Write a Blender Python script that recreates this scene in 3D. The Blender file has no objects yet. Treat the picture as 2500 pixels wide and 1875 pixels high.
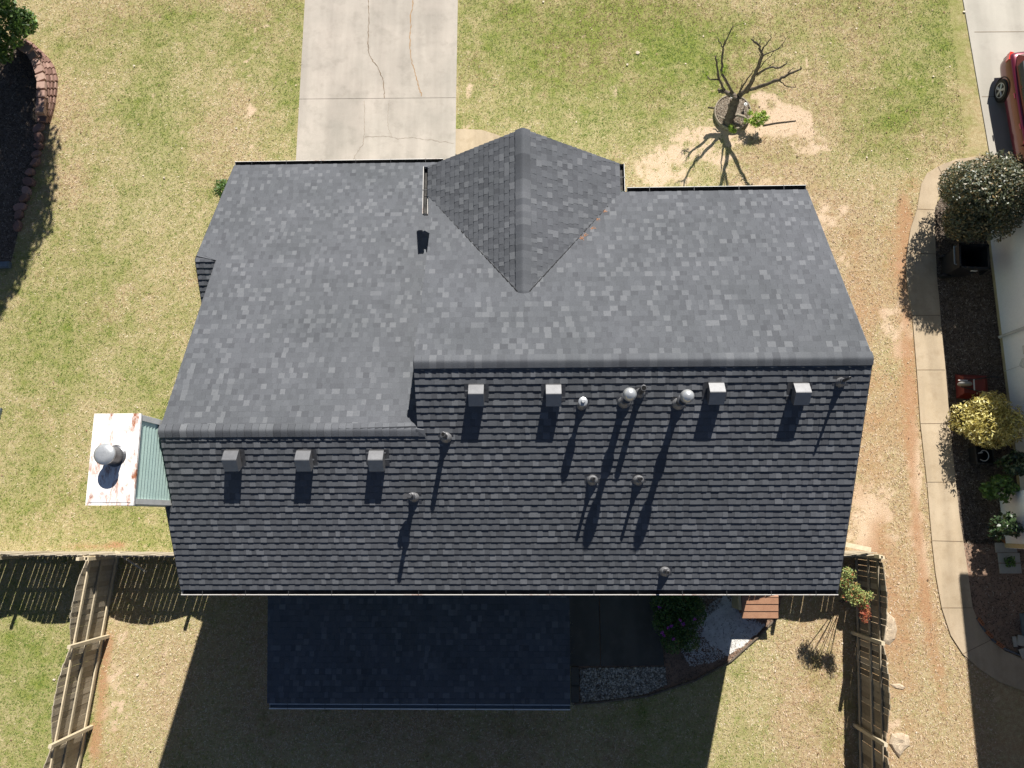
import bpy, math, random
import numpy as np
from mathutils import Vector, Matrix
random.seed(7); rng = np.random.default_rng(7)
C = bpy.context.scene.collection
PI = math.pi
# ------------------------------------------------------------------ camera, sky, sun, exposure
CAMH = 22.0
TX, TY, YAW, FPX = 0.176874, -0.026340, 0.0071037, 1827.37
def _rz(a): c, s = math.cos(a), math.sin(a); return Matrix(((c, -s, 0), (s, c, 0), (0, 0, 1)))
def _rx(a): c, s = math.cos(a), math.sin(a); return Matrix(((1, 0, 0), (0, c, s), (0, -s, c)))
def _ry(a): c, s = math.cos(a), math.sin(a); return Matrix(((c, 0, s), (0, 1, 0), (-s, 0, c)))
RCW = _ry(TY) @ _rx(TX) @ _rz(YAW)
cam = bpy.data.cameras.new('camera'); camo = bpy.data.objects.new('camera', cam); C.objects.link(camo)
cam.sensor_width = 36; cam.lens = FPX / 2500 * 36; cam.clip_end = 2000; cam.clip_start = 0.1
camo.matrix_world = Matrix.Translation((0, 0, CAMH)) @ RCW.transposed().to_4x4()
bpy.context.scene.camera = camo
SUN_AZ, SUN_EL = math.radians(14.0), math.radians(41.4)
sc = bpy.context.scene
w = bpy.data.worlds.new('World'); sc.world = w; w.use_nodes = True
nt = w.node_tree; bg = nt.nodes['Background']; sky = nt.nodes.new('ShaderNodeTexSky')
sky.sky_type = 'NISHITA'; sky.sun_disc = False; sky.sun_elevation = SUN_EL; sky.sun_rotation = SUN_AZ
sky.air_density = 0.55; sky.dust_density = 0.3; sky.ozone_density = 1.0
nt.links.new(sky.outputs[0], bg.inputs[0]); bg.inputs[1].default_value = 0.05
sl = bpy.data.lights.new('sun', 'SUN'); sl.energy = 5.0; sl.angle = math.radians(0.53); sl.color = (1, 0.965, 0.90)
so = bpy.data.objects.new('sun', sl); C.objects.link(so)
SV = Vector((math.cos(SUN_EL) * math.sin(SUN_AZ), math.cos(SUN_EL) * math.cos(SUN_AZ), math.sin(SUN_EL)))
so.rotation_euler = SV.to_track_quat('Z', 'Y').to_euler(); so.location = SV * 60
sc.view_settings.view_transform = 'Standard'; sc.view_settings.look = 'None'
sc.view_settings.exposure = 0.82; sc.view_settings.gamma = 1.0
sc.render.resolution_x = 1024; sc.render.resolution_y = 768

# ------------------------------------------------------------------ helpers
K = 2500 / 2212
def at(x, y, z=0.0):                     # a point of the place at height z, from survey coordinates of the aerial picture
    d = RCW.transposed() @ Vector(((x * K - 1250) / FPX, -(y * K - 937.5) / FPX, -1.0))
    t = (CAMH - z) / -d.z
    return Vector((0, 0, CAMH)) + d * t
def ats(u, v, z=0.0): return at(u / K, v / K, z)
def poly(pts, z=0.0): return [at(x, y, z) for x, y in pts]
def polys(pts, z=0.0): return [ats(x, y, z) for x, y in pts]

class MB:
    def __init__(s): s.v = []; s.f = []; s.a = []; s.m = []
    def add(s, vs, fs, a=0.5, m=0):
        o = len(s.v); s.v += [Vector(p) for p in vs]; s.f += [tuple(i + o for i in f) for f in fs]
        s.a += [a] * len(fs); s.m += [m] * len(fs)
    def quad(s, p, a=0.5, m=0): s.add(p, [tuple(range(len(p)))], a, m)
    def box(s, c, d, rot=0, a=0.5, m=0, taper=1.0, M=None):
        x, y, z = d[0] / 2, d[1] / 2, d[2] / 2
        vs = [(-x, -y, -z), (x, -y, -z), (x, y, -z), (-x, y, -z)] + [(q[0] * taper, q[1] * taper, z) for q in ((-x, -y), (x, -y), (x, y), (-x, y))]
        R = Matrix.Rotation(rot, 3, 'Z') if M is None else M
        vs = [R @ Vector(p) + Vector(c) for p in vs]
        s.add(vs, [(3, 2, 1, 0), (4, 5, 6, 7), (0, 1, 5, 4), (1, 2, 6, 5), (2, 3, 7, 6), (3, 0, 4, 7)], a, m)
    def prism(s, pts, z0, z1, a=0.5, m=0):
        n = len(pts); vs = [(p[0], p[1], z0) for p in pts] + [(p[0], p[1], z1) for p in pts]
        s.add(vs, [tuple(range(n))[::-1], tuple(range(n, 2 * n))] + [(i, (i + 1) % n, (i + 1) % n + n, i + n) for i in range(n)], a, m)
    def tube(s, pts, rs, n=8, a=0.5, m=0, cap=True):
        pts = [Vector(p) for p in pts]; rings = []
        if not hasattr(rs, '__len__'): rs = [rs] * len(pts)
        ref = Vector((0.31, 0.17, 0.93))
        for i, p in enumerate(pts):
            t = (pts[min(i + 1, len(pts) - 1)] - pts[max(i - 1, 0)]).normalized()
            u = t.cross(ref)
            if u.length < 0.1: u = t.cross(Vector((1, 0, 0)))
            u.normalize(); w_ = t.cross(u)
            rings.append([p + (u * math.cos(2 * PI * k / n) + w_ * math.sin(2 * PI * k / n)) * rs[i] for k in range(n)])
        vs = [q for r in rings for q in r]; fs = []
        for i in range(len(pts) - 1):
            for k in range(n): fs.append((i * n + k, i * n + (k + 1) % n, (i + 1) * n + (k + 1) % n, (i + 1) * n + k))
        if cap: fs += [tuple(range(n))[::-1], tuple(range(len(vs) - n, len(vs)))]
        s.add(vs, fs, a, m)
    def lathe(s, c, prof, n=20, a=0.5, m=0, M=None, cap=True):
        vs = []; c = Vector(c)
        for r, z in prof:
            for k in range(n):
                q = Vector((r * math.cos(2 * PI * k / n), r * math.sin(2 * PI * k / n), z)); vs.append(c + (M @ q if M else q))
        fs = [(i * n + k, i * n + (k + 1) % n, (i + 1) * n + (k + 1) % n, (i + 1) * n + k) for i in range(len(prof) - 1) for k in range(n)]
        if cap: fs += [tuple(range(n))[::-1], tuple(range(len(vs) - n, len(vs)))]
        s.add(vs, fs, a, m)
    def build(s, name, mat, parent=None, org=None, smooth=False, loc=None):
        o_ = Vector(org) if org is not None else (Vector(parent['org']) if parent is not None and 'org' in parent else Vector((0, 0, 0)))
        me = bpy.data.meshes.new(name); me.from_pydata([tuple(p - o_) for p in s.v], [], s.f)
        for q in (mat if isinstance(mat, (list, tuple)) else [mat]): me.materials.append(q)
        at_ = me.attributes.new('v', 'FLOAT', 'FACE'); at_.data.foreach_set('value', np.array(s.a, dtype=np.float32))
        me.polygons.foreach_set('material_index', np.array(s.m, dtype=np.int32))
        if smooth: me.shade_smooth()
        me.validate(); me.update()
        ob = bpy.data.objects.new(name, me); C.objects.link(ob)
        if parent is not None:
            ob.parent = parent
            if 'org' in parent and org is None: ob['org'] = (0.0, 0.0, 0.0); ob['org'] = tuple(parent['org'])
        elif org is not None: ob.location = org
        return ob
def drop_org():
    for o in bpy.data.objects:
        if 'org' in o: del o['org']
def thing(name, label, cat, loc, rz=0, group=None):
    o = bpy.data.objects.new(name, None); C.objects.link(o); o.location = loc; o.rotation_euler = (0, 0, rz)
    o.empty_display_size = 0.2
    o['label'] = label; o['category'] = cat
    if group: o['group'] = group
    return o
def wthing(name, label, cat, loc, group=None):      # its parts are modelled in world coordinates
    o = thing(name, label, cat, loc, 0, group); o['org'] = tuple(loc); return o
def tag(o, label, cat, group=None):
    o['label'] = label; o['category'] = cat
    if group: o['group'] = group
    return o
def kind(o, k, label=None, cat=None):
    o['kind'] = k
    if label: o['label'] = label
    if cat: o['category'] = cat
    return o
def copy_tree(o, parent=None):
    c = o.copy(); C.objects.link(c); c.parent = parent
    for ch in [q for q in bpy.data.objects if q.parent == o]: copy_tree(ch, c)
    return c

# ------------------------------------------------------------------ materials
def srgb(r, g, b):
    f = lambda x: (x / 12.92 if x <= 0.04045 else ((x + 0.055) / 1.055) ** 2.4)
    return (f(r / 255), f(g / 255), f(b / 255), 1)
def new_mat(name):
    m = bpy.data.materials.new(name); m.use_nodes = True; n = m.node_tree; return m, n, n.nodes['Principled BSDF']
def N(n, t, **k):
    q = n.nodes.new(t)
    for a, b in k.items():
        if a.startswith('i_'): q.inputs[a[2:]].default_value = b
        else: setattr(q, a, b)
    return q
def noise(n, scale, det=4, rough=0.6, vec=None):
    q = N(n, 'ShaderNodeTexNoise'); q.inputs['Scale'].default_value = scale; q.inputs['Detail'].default_value = det; q.inputs['Roughness'].default_value = rough
    if vec is None: vec = N(n, 'ShaderNodeTexCoord').outputs['Object']
    n.links.new(vec, q.inputs['Vector']); return q.outputs['Fac']
def ramp(n, fac, stops):
    r = N(n, 'ShaderNodeValToRGB'); e = r.color_ramp.elements
    while len(e) < len(stops): e.new(0.5)
    for q, (p, c) in zip(e, stops):
        q.position = p; q.color = c if len(c) == 4 else (*c, 1)
    n.links.new(fac, r.inputs[0]); return r.outputs[0]
def mix(n, fac, a, b, mode='MIX'):
    q = N(n, 'ShaderNodeMix', data_type='RGBA', blend_type=mode)
    for inp, v_ in ((q.inputs[0], fac), (q.inputs[6], a), (q.inputs[7], b)):
        if isinstance(v_, bpy.types.NodeSocket): n.links.new(v_, inp)
        else: inp.default_value = v_
    return q.outputs[2]
def attr(n, name='v'): return N(n, 'ShaderNodeAttribute', attribute_name=name).outputs['Fac']
def bump(n, b, h, st, dist=0.01):
    q = N(n, 'ShaderNodeBump'); q.inputs['Strength'].default_value = st; q.inputs['Distance'].default_value = dist
    n.links.new(h, q.inputs['Height']); n.links.new(q.outputs[0], b.inputs['Normal'])
def simple(name, c1, c2=None, scale=8, rough=0.7, metal=0, bmp=0.3, spec=0.4, fine=None, amt=0.5):
    m, n, b = new_mat(name); c2 = c2 or tuple(x * 0.75 for x in c1[:3]) + (1,)
    f = noise(n, scale, 6, 0.65)
    col = ramp(n, f, [(0.32, c1), (0.68, c2)])
    g = noise(n, fine or scale * 12, 3, 0.7)
    col = mix(n, amt, col, ramp(n, g, [(0.25, (0.55, 0.55, 0.55, 1)), (0.75, (1.35, 1.35, 1.35, 1))]), 'MULTIPLY')
    n.links.new(col, b.inputs['Base Color']); b.inputs['Roughness'].default_value = rough; b.inputs['Metallic'].default_value = metal
    b.inputs['Specular IOR Level'].default_value = spec
    if bmp: bump(n, b, g, bmp, 0.01)
    return m
def attr_mat(name, stops, rough=0.7, scale=30, spec=0.3, bmp=0.3, trans=0, amt=0.5, metal=0, macro=False):
    m, n, b = new_mat(name); col = ramp(n, attr(n), stops)
    g = noise(n, scale, 4, 0.7)
    col = mix(n, amt, col, ramp(n, g, [(0.25, (0.6, 0.6, 0.6, 1)), (0.75, (1.35, 1.35, 1.35, 1))]), 'MULTIPLY')
    if macro: col = mix(n, 0.8, col, ramp(n, noise(n, 0.55, 5, 0.6), [(0.3, (0.86, 0.87, 0.86, 1)), (0.7, (1.12, 1.11, 1.12, 1))]), 'MULTIPLY')
    n.links.new(col, b.inputs['Base Color']); b.inputs['Roughness'].default_value = rough; b.inputs['Specular IOR Level'].default_value = spec
    b.inputs['Metallic'].default_value = metal
    if bmp: bump(n, b, g, bmp, 0.01)
    if trans:
        b.inputs['Transmission Weight'].default_value = 0
        ts = N(n, 'ShaderNodeBsdfTranslucent'); n.links.new(col, ts.inputs[0]); ms = N(n, 'ShaderNodeMixShader'); ms.inputs[0].default_value = trans
        n.links.new(b.outputs[0], ms.inputs[1]); n.links.new(ts.outputs[0], ms.inputs[2]); n.links.new(ms.outputs[0], n.nodes['Material Output'].inputs[0])
    return m
M = {}
M['shingle'] = attr_mat('asphalt_shingle', [(0, (0.008, 0.008, 0.010)), (0.12, (0.072, 0.075, 0.083)), (0.5, (0.101, 0.106, 0.116)), (0.8, (0.133, 0.138, 0.148)), (1, (0.154, 0.159, 0.169))], rough=0.95, scale=55, spec=0.12, bmp=0.3, amt=0.55, macro=True)
M['deck'] = simple('roof_underlay', (0.02, 0.02, 0.022, 1), rough=0.9)
M['grey_metal'] = simple('painted_vent_metal', (0.15, 0.15, 0.155, 1), (0.11, 0.11, 0.115, 1), 9, 0.36, 0.25, 0.05, 1.0)
M['galv'] = simple('galvanised_steel', (0.50, 0.51, 0.52, 1), (0.38, 0.39, 0.40, 1), 14, 0.35, 0.45, 0.05)
M['lead'] = simple('dark_pipe_metal', (0.13, 0.13, 0.135, 1), (0.07, 0.07, 0.075, 1), 14, 0.4, 0.6, 0.1)
M['gut_in'] = simple('gutter_inner_shade', (0.08, 0.075, 0.07, 1), (0.02, 0.02, 0.02, 1), 5, 0.9)  # shade inside the gutter trough, put into the colour of its inner faces
M['boot'] = simple('grey_rubber_boot', (0.22, 0.22, 0.225, 1), (0.15, 0.15, 0.155, 1), 14, 0.4, 0.2, 0.1)
M['black'] = simple('black_plastic', (0.012, 0.013, 0.015, 1), (0.02, 0.02, 0.022, 1), 6, 0.45, 0, 0.1)
M['hole'] = simple('dark_inside', (0.004, 0.004, 0.004, 1), rough=1, bmp=0)
M['white_trim'] = simple('white_painted_trim', (0.62, 0.62, 0.60, 1), (0.52, 0.52, 0.50, 1), 5, 0.5, 0, 0.05, amt=0.25)
M['green_siding'] = simple('green_lap_siding', (0.50, 0.66, 0.60, 1), (0.45, 0.61, 0.55, 1), 3, 0.75, 0, 0.15, amt=0.3)
M['white_siding'] = simple('white_lap_siding', (0.90, 0.90, 0.90, 1), (0.84, 0.85, 0.86, 1), 1.2, 0.65, 0, 0.05, amt=0.12)
M['cream'] = simple('cream_foundation', (0.55, 0.45, 0.26, 1), (0.45, 0.36, 0.2, 1), 5, 0.8)
M['brick'] = simple('orange_brick', (0.38, 0.15, 0.07, 1), (0.28, 0.11, 0.05, 1), 12, 0.85)
M['bark'] = simple('grey_brown_bark', (0.075, 0.055, 0.042, 1), (0.17, 0.135, 0.10, 1), 9, 0.9, 0, 0.8, fine=60)
M['palebark'] = simple('pale_bark', (0.34, 0.29, 0.22, 1), (0.22, 0.18, 0.13, 1), 9, 0.9, 0, 0.8)
M['rock'] = simple('pale_rock', (0.52, 0.42, 0.30, 1), (0.34, 0.26, 0.18, 1), 5, 0.9, 0, 1.0, fine=30, amt=0.7)
M['redclay'] = simple('red_clay', (0.30, 0.13, 0.07, 1), (0.2, 0.09, 0.05, 1), 6, 0.95)
M['glass'] = simple('tinted_glass', (0.02, 0.022, 0.025, 1), rough=0.05, bmp=0, spec=0.8)
M['tyre'] = simple('tyre_rubber', (0.012, 0.012, 0.013, 1), rough=0.7)
M['red_plastic'] = simple('faded_red_paint', (0.20, 0.022, 0.016, 1), (0.12, 0.014, 0.012, 1), 5, 0.5)
M['bluegrey'] = simple('weathered_blue_grey_paint', (0.15, 0.19, 0.22, 1), rough=0.6)
M['brownply'] = simple('brown_stained_wood', (0.36, 0.195, 0.115, 1), (0.29, 0.145, 0.085, 1), 4, 0.7, amt=0.4)
# rusty metals
def rusty(name, base, lo, hi, sc_=3.0, st=(1, 1, 1)):
    m, n, b = new_mat(name); mp = N(n, 'ShaderNodeMapping'); mp.inputs['Scale'].default_value = st; n.links.new(N(n, 'ShaderNodeTexCoord').outputs['Object'], mp.inputs[0]); f = noise(n, sc_, 9, 0.74, mp.outputs[0])
    k = ramp(n, f, [(lo, (0, 0, 0)), (hi, (1, 1, 1))])
    rc = ramp(n, noise(n, sc_ * 6, 5), [(0.3, (0.20, 0.055, 0.02)), (0.7, (0.42, 0.17, 0.08))])
    n.links.new(mix(n, k, base, rc), b.inputs['Base Color']); b.inputs['Roughness'].default_value = 0.55; b.inputs['Specular IOR Level'].default_value = 0.3
    bump(n, b, f, 0.1); return m
M['rust_cap'] = rusty('rust_stained_white_metal', (0.78, 0.75, 0.72, 1), 0.50, 0.63, 1.9, (2.6, .9, 1))
M['rust_gutter'] = rusty('rust_stained_gutter', (0.70, 0.67, 0.63, 1), 0.52, 0.66, 1.1)
# concrete
def concrete(name, a, b_, stain, sc_=0.7):
    m, n, b = new_mat(name)
    f = noise(n, sc_, 7, 0.62); col = ramp(n, f, [(0.3, a), (0.7, b_)])
    f2 = noise(n, sc_ * 2.7, 6, 0.7); col = mix(n, ramp(n, f2, [(0.5, (0, 0, 0)), (0.75, (0.65, 0.65, 0.65))]), col, stain)
    f3 = noise(n, sc_ * .8, 3, 0.5, (lambda mp: (mp.inputs['Scale'].__setattr__('default_value', (3.2, .35, 1)), n.links.new(N(n, 'ShaderNodeTexCoord').outputs['Object'], mp.inputs[0]), mp.outputs[0])[2])(N(n, 'ShaderNodeMapping'))); col = mix(n, 0.7, col, ramp(n, f3, [(0.38, (0.84, 0.83, 0.82, 1)), (0.6, (1.08, 1.07, 1.06, 1))]), 'MULTIPLY')
    g = noise(n, 70, 4, 0.75); col = mix(n, 0.5, col, ramp(n, g, [(0.3, (0.75, 0.75, 0.75)), (0.7, (1.2, 1.2, 1.2))]), 'MULTIPLY')
    n.links.new(col, b.inputs['Base Color']); b.inputs['Roughness'].default_value = 0.9; b.inputs['Specular IOR Level'].default_value = 0.2
    bump(n, b, g, 0.25); return m
M['conc'] = concrete('pale_concrete', (0.435, 0.385, 0.335, 1), (0.335, 0.305, 0.265, 1), (0.26, 0.235, 0.20, 1))
M['conc2'] = concrete('sandy_concrete', (0.45, 0.36, 0.255, 1), (0.37, 0.29, 0.195, 1), (0.29, 0.215, 0.135, 1), 0.9)
M['conc3'] = concrete('neighbour_drive_concrete', (0.45, 0.42, 0.365, 1), (0.385, 0.36, 0.31, 1), (0.33, 0.305, 0.265, 1), 0.5)
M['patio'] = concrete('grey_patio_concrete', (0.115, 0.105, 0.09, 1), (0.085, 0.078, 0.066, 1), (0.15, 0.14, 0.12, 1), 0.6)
M['crack'] = simple('crack_dirt', (0.14, 0.11, 0.08, 1), (0.2, 0.13, 0.07, 1), 3, 1)
M['crackrust'] = simple('crack_orange_stain', (0.30, 0.19, 0.10, 1), (0.36, 0.21, 0.09, 1), 3, 1)
M['block'] = attr_mat('brown_wall_block', [(0, (0.15, 0.085, 0.065)), (0.5, (0.26, 0.155, 0.125)), (1, (0.40, 0.27, 0.215))], rough=0.9, scale=25)
M['mulch'] = simple('dark_mulch', (0.19, 0.15, 0.12, 1), (0.11, 0.085, 0.065, 1), 3, 1, 0, 1.0, fine=45, amt=0.8)
M['litter'] = simple('dry_grey_litter', (0.30, 0.26, 0.20, 1), (0.16, 0.13, 0.10, 1), 6, 1, 0, 1.0, fine=40, amt=.8)
M['soil'] = simple('reddish_bare_soil', (0.30, 0.19, 0.13, 1), (0.20, 0.135, 0.095, 1), 1.5, 1, 0, 0.8, fine=40, amt=0.7)
M['whitesand'] = simple('white_sandy_gravel', (0.72, 0.70, 0.66, 1), (0.5, 0.48, 0.45, 1), 5, 0.95, 0, 0.8, fine=40, amt=0.6)
M['blade'] = attr_mat('grass_blades', [(0, (0.10, 0.17, 0.025)), (0.3, (0.235, 0.29, 0.065)), (0.55, (0.39, 0.375, 0.14)), (0.8, (0.60, 0.50, 0.30)), (1, (0.78, 0.70, 0.52))], rough=0.8, scale=5, bmp=0, amt=0.2, trans=0.25)
M['blade_dry'] = attr_mat('dry_grass_blades', [(0, (0.13, 0.15, 0.035)), (0.3, (0.26, 0.20, 0.085)), (0.55, (0.385, 0.26, 0.15)), (0.8, (0.51, 0.365, 0.235)), (1, (0.72, 0.58, 0.44))], rough=0.8, scale=5, bmp=0, amt=0.2, trans=0.25)
M['litterleaf'] = attr_mat('dead_leaf_bits', [(0, (0.10, 0.06, 0.035)), (0.45, (0.25, 0.14, 0.08)), (0.75, (0.5, 0.38, 0.26)), (1, (0.72, 0.62, 0.5))], rough=0.85, scale=20, bmp=0)
M['chip'] = attr_mat('bark_chips', [(0, (0.04, 0.028, 0.02)), (0.6, (0.14, 0.10, 0.07)), (0.9, (0.28, 0.22, 0.16)), (1, (0.5, 0.44, 0.36))], rough=0.9, scale=20, bmp=0)
M['pebble'] = attr_mat('pebbles', [(0, (0.12, 0.10, 0.08)), (0.5, (0.30, 0.27, 0.22)), (1, (0.6, 0.55, 0.47))], rough=0.8, scale=30)
M['leaf_dark'] = attr_mat('dark_glossy_leaves', [(0, (0.018, 0.035, 0.012)), (0.6, (0.045, 0.08, 0.028)), (1, (0.10, 0.15, 0.06))], rough=0.28, scale=15, bmp=0, spec=0.7, trans=0.15)
M['leaf_hedge'] = attr_mat('silvery_hedge_leaves', [(0, (0.035, 0.045, 0.018)), (0.6, (0.07, 0.085, 0.035)), (0.85, (0.16, 0.11, 0.035)), (1, (0.30, 0.20, 0.08))], rough=0.50, scale=15, bmp=0, spec=0.8, trans=0.1)
M['leaf_green'] = attr_mat('fresh_green_leaves', [(0, (0.04, 0.09, 0.02)), (0.6, (0.09, 0.17, 0.035)), (1, (0.2, 0.33, 0.06))], rough=0.4, scale=15, bmp=0, spec=0.5, trans=0.25)
M['leaf_lime'] = attr_mat('lime_new_leaves', [(0, (0.11, 0.22, 0.03)), (0.6, (0.30, 0.42, 0.05)), (1, (0.5, 0.6, 0.10))], rough=0.45, scale=15, bmp=0, trans=0.3)
M['leaf_yellow'] = attr_mat('golden_leaves', [(0, (0.14, 0.10, 0.02)), (0.35, (0.42, 0.34, 0.08)), (0.7, (0.74, 0.66, 0.24)), (1, (0.90, 0.84, 0.52))], rough=0.5, scale=15, bmp=0, trans=0.25)
M['leaf_nandina'] = attr_mat('green_and_red_leaves', [(0, (0.10, 0.16, 0.05)), (0.5, (0.28, 0.34, 0.11)), (0.7, (0.5, 0.45, 0.17)), (0.8, (0.45, 0.17, 0.07)), (1, (0.42, 0.06, 0.06))], rough=0.4, scale=15, bmp=0, trans=0.2)
M['petal'] = simple('purple_petals', (0.42, 0.06, 0.5, 1), rough=0.6, bmp=0)
M['straw'] = simple('orange_pine_straw', (0.45, 0.20, 0.08, 1), rough=0.9, bmp=0)
M['dryleaf'] = simple('pale_dry_leaf', (0.62, 0.52, 0.40, 1), rough=0.8, bmp=0)
M['fence'] = attr_mat('weathered_fence_wood', [(0, (0.15, 0.12, 0.085)), (0.5, (0.30, 0.25, 0.18)), (1, (0.43, 0.37, 0.28))], rough=0.85, scale=14)
M['rail'] = attr_mat('fence_rail_wood', [(0, (0.26, 0.22, 0.15)), (0.5, (0.46, 0.39, 0.28)), (1, (0.58, 0.48, 0.32))], rough=0.8, scale=12)
# car paint
m_, n_, b_ = new_mat('maroon_car_paint'); b_.inputs['Base Color'].default_value = (0.14, 0.009, 0.024, 1); b_.inputs['Metallic'].default_value = 0.35
b_.inputs['Roughness'].default_value = 0.3; b_.inputs['Coat Weight'].default_value = 1.0; b_.inputs['Coat Roughness'].default_value = 0.05; M['car'] = m_
m_, n_, b_ = new_mat('red_lamp_lens'); b_.inputs['Base Color'].default_value = (0.75, 0.03, 0.015, 1); b_.inputs['Roughness'].default_value = 0.12; b_.inputs['Coat Weight'].default_value = 1; M['lens'] = m_

# ------------------------------------------------------------------ ground
DRIVE = [(663, -260), (992, -260), (990, 0), (984, 500), (630, 500), (663, 0)]
drive_w = [Vector((-7.36, 26, 0)), Vector((-2.27, 26, 0)), Vector((-2.33, 9.1, 0)), Vector((-7.42, 9.1, 0))]
SWL = [(2440, 379), (2383, 383), (2332, 390), (2290, 406), (2262, 424), (2248, 450), (2238, 510), (2222, 560), (2213, 616), (2211, 660), (2216, 710), (2227, 777), (2237, 903), (2246, 1034), (2262, 1177), (2269, 1261), (2275, 1330), (2283, 1401), (2298, 1484), (2320, 1551), (2350, 1597), (2392, 1634), (2437, 1664), (2500, 1687), (2620, 1712)]
SWR = [(2440, 440), (2400, 436), (2362, 432), (2335, 436), (2313, 449), (2292, 478), (2281, 510), (2281, 565), (2284, 633), (2286, 680), (2291, 725), (2297, 800), (2307, 903), (2318, 1040), (2332, 1177), (2341, 1261), (2351, 1325), (2364, 1416), (2373, 1484), (2390, 1523), (2418, 1563), (2452, 1589), (2490, 1606), (2540, 1620), (2620, 1634)]
sidewalk_w = polys(SWL) + polys(SWR)[::-1]
ndrive_w = [ats(2322, -160), ats(2350, 0), ats(2418, 392), ats(2445, 560), ats(2760, 560), ats(2760, -160)]
MULCH_R = polys([(2400, 436), (2362, 432), (2313, 449), (2281, 510), (2284, 633), (2297, 800), (2307, 903), (2318, 1040), (2332, 1177), (2351, 1325), (2440, 1330), (2490, 1310), (2490, 500)])
SOIL_R = polys([(2351, 1318), (2364, 1416), (2373, 1484), (2390, 1523), (2418, 1563), (2452, 1589), (2540, 1620), (2700, 1620), (2700, 1310)])
MULCH_L = poly([(-160, 60), (50, 100), (95, 180), (92, 250), (82, 330), (62, 420), (40, 500), (22, 575), (-160, 600)])
BED_B = poly([(1236, 1470), (1236, 1522), (1300, 1517), (1400, 1503), (1500, 1470), (1580, 1426), (1640, 1372), (1680, 1330), (1700, 1235), (1236, 1235)])
house_w = [Vector((-7.1, -1.1, 0)), Vector((6.1, -1.1, 0)), Vector((6.1, 7.1, 0)), Vector((-1.9, 7.9, 0)), Vector((-1.9, 9.0, 0)), Vector((-7.8, 9.0, 0))]
walk_w = poly([(984, 279), (1040, 281), (1075, 292), (1130, 325), (1160, 420), (1100, 460), (984, 332)])
xs = np.concatenate([[-300, -120, -50, -30, -24], np.arange(-20.5, 18.51, 0.1), [24, 32, 60, 140, 300]])
ys = np.concatenate([[-300, -120, -50, -25, -15], np.arange(-9.0, 20.51, 0.1), [24, 32, 60, 140, 300]])
GX, GY = np.meshgrid(xs, ys)
def vnoise(x, y, s, seed):
    r = np.random.default_rng(seed); T = r.random((256, 256)); u = x * s + 37.3; v = y * s + 91.7
    i = np.floor(u).astype(int); j = np.floor(v).astype(int); fu = u - i; fv = v - j
    fu = fu * fu * (3 - 2 * fu); fv = fv * fv * (3 - 2 * fv)
    g = lambda a, b: T[a % 256, b % 256]
    return (g(i, j) * (1 - fu) + g(i + 1, j) * fu) * (1 - fv) + (g(i, j + 1) * (1 - fu) + g(i + 1, j + 1) * fu) * fv
def fbm(x, y, s, seed, o=4):
    t = 0; a = 1; w_ = 0
    for k in range(o): t = t + a * vnoise(x, y, s * 2 ** k, seed + k); w_ += a; a *= 0.55
    return t / w_
def inpoly(x, y, P):
    r = np.zeros(x.shape, bool); n = len(P)
    for i in range(n):
        x0, y0, x1, y1 = P[i][0], P[i][1], P[(i + 1) % n][0], P[(i + 1) % n][1]
        c = ((y0 > y) != (y1 > y)) & (x < (x1 - x0) * (y - y0) / ((y1 - y0) + 1e-12) + x0); r ^= c
    return r
def blobs(x, y, L):
    t = np.zeros(x.shape)
    for (px, py, rx, ry, w_) in L:
        p = at(px, py); t = t + w_ * np.exp(-(((x - p.x) / (rx * 0.0136)) ** 2 + ((y - p.y) / (ry * 0.0136)) ** 2))
    return t
# greenness, bare soil and orange clay of the lawn, each as it lies
GREEN = [(1150, 110, 190, 120, .50), (1350, 70, 220, 110, .55), (1500, 160, 140, 120, .35), (1400, 240, 120, 60, .2), (1080, 250, 120, 60, .1), (1900, 180, 130, 160, .44), (1980, 250, 110, 90, .38), (1850, 20, 220, 60, .34), (2060, 60, 60, 120, .3), (330, 150, 60, 200, .35), (420, 60, 130, 70, .25),
         (230, 60, 90, 70, .25), (120, 700, 120, 160, .28), (60, 560, 90, 60, .15), (300, 1120, 90, 80, .30), (180, 900, 180, 200, .12), (60, 1500, 110, 160, .42), (90, 1400, 80, 60, .22), (1790, 1600, 60, 150, .35), (1650, 1620, 90, 60, .18), (640, 200, 40, 250, .25), (560, 80, 60, 120, .18), (2040, 100, 60, 120, .35),
         (1960, 1340, 25, 70, .22), (1935, 1500, 25, 90, .12), (480, 700, 80, 200, .0), (250, 480, 110, 140, .06), (900, 1600, 400, 90, .12), (1230, 30, 300, 50, .15), (700, 30, 30, 60, .2)]
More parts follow.
